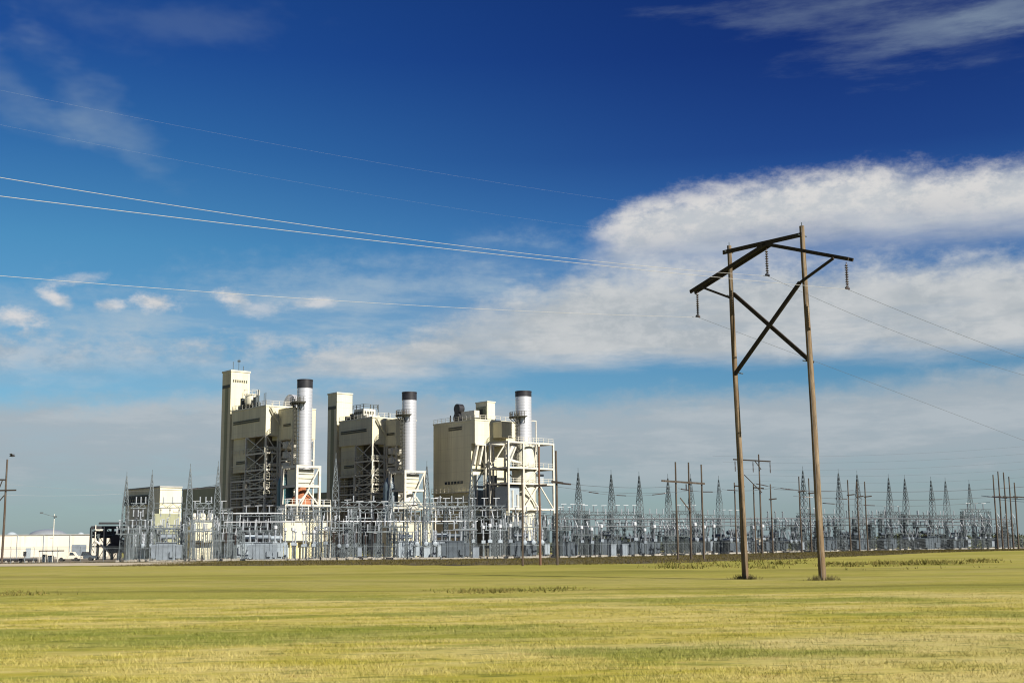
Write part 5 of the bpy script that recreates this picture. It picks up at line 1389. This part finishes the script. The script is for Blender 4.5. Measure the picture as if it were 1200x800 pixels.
# ------------------------------------------------------------------ vegetation as stuff
def blades(name, label, pts, hs, ws, m_, lean=.5, kind='grass'):
    """many single grass blades: pts Nx3, heights, widths"""
    N = len(pts); a = rng.uniform(0, np.pi, N)
    dx, dy = np.cos(a) * ws, np.sin(a) * ws
    lx, ly = rng.normal(0, lean, N) * hs, rng.normal(0, lean, N) * hs
    V = np.zeros((N, 3, 3)); V[:] = pts[:, None, :]
    V[:, 0, 0] -= dx; V[:, 0, 1] -= dy; V[:, 1, 0] += dx; V[:, 1, 1] += dy
    V[:, 2, 0] += lx; V[:, 2, 1] += ly; V[:, 2, 2] += hs
    me = bpy.data.meshes.new(name); me.vertices.add(N * 3); me.vertices.foreach_set('co', V.reshape(-1).astype(np.float32))
    me.loops.add(N * 3); me.loops.foreach_set('vertex_index', np.arange(N * 3, dtype=np.int32))
    me.polygons.add(N); me.polygons.foreach_set('loop_start', np.arange(0, N * 3, 3, dtype=np.int32))
    me.polygons.foreach_set('loop_total', np.full(N, 3, dtype=np.int32))
    me.materials.append(m_); me.update(calc_edges=True); me.validate()
    o = bpy.data.objects.new(name, me); col.objects.link(o); return tag(o, label, kind, kind='stuff')
def gz(x, y):
    sm = lambda t: np.clip(t, 0, 1) ** 2 * (3 - 2 * np.clip(t, 0, 1))
    h = .65 * sm((y - 60) / 170) * sm((x + 5) / 95)
    return h + np.where(y < 200, .05 * np.sin(x * .11 + 1) * np.sin(y * .07) * sm((200 - y) / 80) * sm(y / 40), 0)
def blade_mat(name, cs):
    m = bpy.data.materials.new(name); m.use_nodes = True; t = NT(m.node_tree); b = m.node_tree.nodes['Principled BSDF']
    geo = t.new('ShaderNodeNewGeometry')
    nd = t.new('ShaderNodeValToRGB'); e = nd.color_ramp.elements; nd.color_ramp.interpolation = 'LINEAR'
    e[0].color = (*cs[0], 1); e[1].color = (*cs[-1], 1)
    for i, c in enumerate(cs[1:-1]): x = e.new((i + 1) / (len(cs) - 1)); x.color = (*c, 1)
    n = t.noise(t.mapping(geo.outputs['Position'], scale=(.3, .7, 1)), 1, 5, .65)
    f = t.math('ADD', t.math('MULTIPLY', t.ss(n, .3, .7), .65), t.math('MULTIPLY', geo.outputs['Random Per Island'], .4)); t.link(f, nd.inputs[0])
    t.link(nd.outputs[0], b.inputs['Base Color']); b.inputs['Roughness'].default_value = .8; b.inputs['Specular IOR Level'].default_value = .1
    return m
N = 330000
u = rng.uniform(0, 1, N); Yb = 14 * (70 / 14) ** u
Xb = rng.uniform(-.46, .46, N) * Yb
clump = np.array([mnoise.noise(Vector((x * .45, y * .9, 0))) for x, y in zip(Xb[::1], Yb[::1])])
keep = clump + rng.normal(0, .18, N) > -.12
Xb, Yb = Xb[keep], Yb[keep]; N = len(Xb)
hs = rng.uniform(.015, .045, N) * (1 + rng.exponential(.3, N)) * np.clip((72 - Yb) / 30, .35, 1); ws = .003 + Yb * .00012
blades('mown_grass_blades', 'short yellow-green mown grass blades covering the near field', np.stack([Xb, Yb, gz(Xb, Yb)], 1), hs, ws,
       grass_material('grass_blades', True), .7)
# sparse darker weeds
W_ = []
def weeds(px0, px1, Y0, Y1, n, clusters):
    for _ in range(clusters):
        px, Y = rng.uniform(px0, px1), rng.uniform(Y0, Y1); P = base(px, Y); k = max(3, int(n * rng.uniform(.4, 1.4)))
        r = rng.uniform(.3, 1.3); xx, yy = P.x + rng.normal(0, r, k), P.y + rng.normal(0, r * .8, k); W_.append(np.stack([xx, yy, gz(xx, yy)], 1))
weeds(970, 1105, 112, 135, 40, 34); weeds(1100, 1175, 118, 135, 50, 9); weeds(780, 935, 105, 150, 30, 34); weeds(945, 1175, 95, 104, 6, 6)
weeds(552, 598, 54, 58, 45, 12); weeds(600, 700, 56, 60, 22, 10); weeds(0, 60, 54, 58, 20, 8)
WP = np.concatenate(W_); n = len(WP)
blades('field_weeds', 'low dark weeds scattered in rows across the field', WP, rng.uniform(.12, .38, n) * np.where(WP[:, 1] > 90, 1.0, .45), .012 + WP[:, 1] * .00035, blade_mat('weeds', [(.06, .07, .015), (.11, .11, .025), (.16, .13, .04), (.07, .08, .02)]), .5, 'weeds')
# rough unmown verge along the fence
N = 210000
xv = rng.uniform(base(-60, 205).x, base(1290, 300).x, N); fy = np.interp(xv, [p[0] for p in fl], [p[1] for p in fl]); vf = np.interp(xv, [p[0] for p in VERGE], [p[1] for p in VERGE]); off = 2 + (vf * 1.04 - 2) * rng.uniform(0, 1, N)
cl = np.sin(xv * .7) * .3 + np.sin(xv * 2.3 + 1) * .3 + rng.normal(0, .6, N)
k = (cl > -.25) & ((off > -12) | (rng.random(N) < .55)) & ((xv > -50) | (off > -3)); xv, yv = xv[k], (fy + off)[k]; n = len(xv)
blades('verge_grass', 'rough brown grass along the foot of the fence', np.stack([xv, yv, gz(xv, yv)], 1), rng.uniform(.08, .28, n), np.full(n, .03),
       blade_mat('verge_blades', [(.03, .028, .01), (.06, .05, .016), (.085, .07, .02), (.14, .11, .04)]), .5, 'grass')
# far scrub on the horizon at the right
N = 26000
xs_, ys_ = rng.uniform(-60, 520, N), rng.uniform(470, 500, N)
hh = 3.2 + 1.6 * np.sin(xs_ * .05) + 1.1 * np.sin(xs_ * .17 + 2)
zz_ = rng.uniform(0, 1, N) ** .8 * np.maximum(hh, 1.0)
m_ = blade_mat('far_scrub', [(.02, .03, .02), (.04, .055, .03), (.07, .075, .04), (.03, .04, .025)])
blades('distant_scrub', 'thin dark line of far scrub on the horizon behind the yard', np.stack([xs_, ys_, gz(xs_, ys_) + zz_ - .3], 1), rng.uniform(.6, 1.4, N), np.full(N, .5), m_, .7, 'scrub')
for p_ in list(P_.values()) + list(PD_.values()):
    if not p_.get('_used'):
        for c in list(p_.children): bpy.data.objects.remove(c)
        bpy.data.objects.remove(p_)
for o in bpy.data.objects:
    for k in ('_o', '_used'):
        if k in o: del o[k]
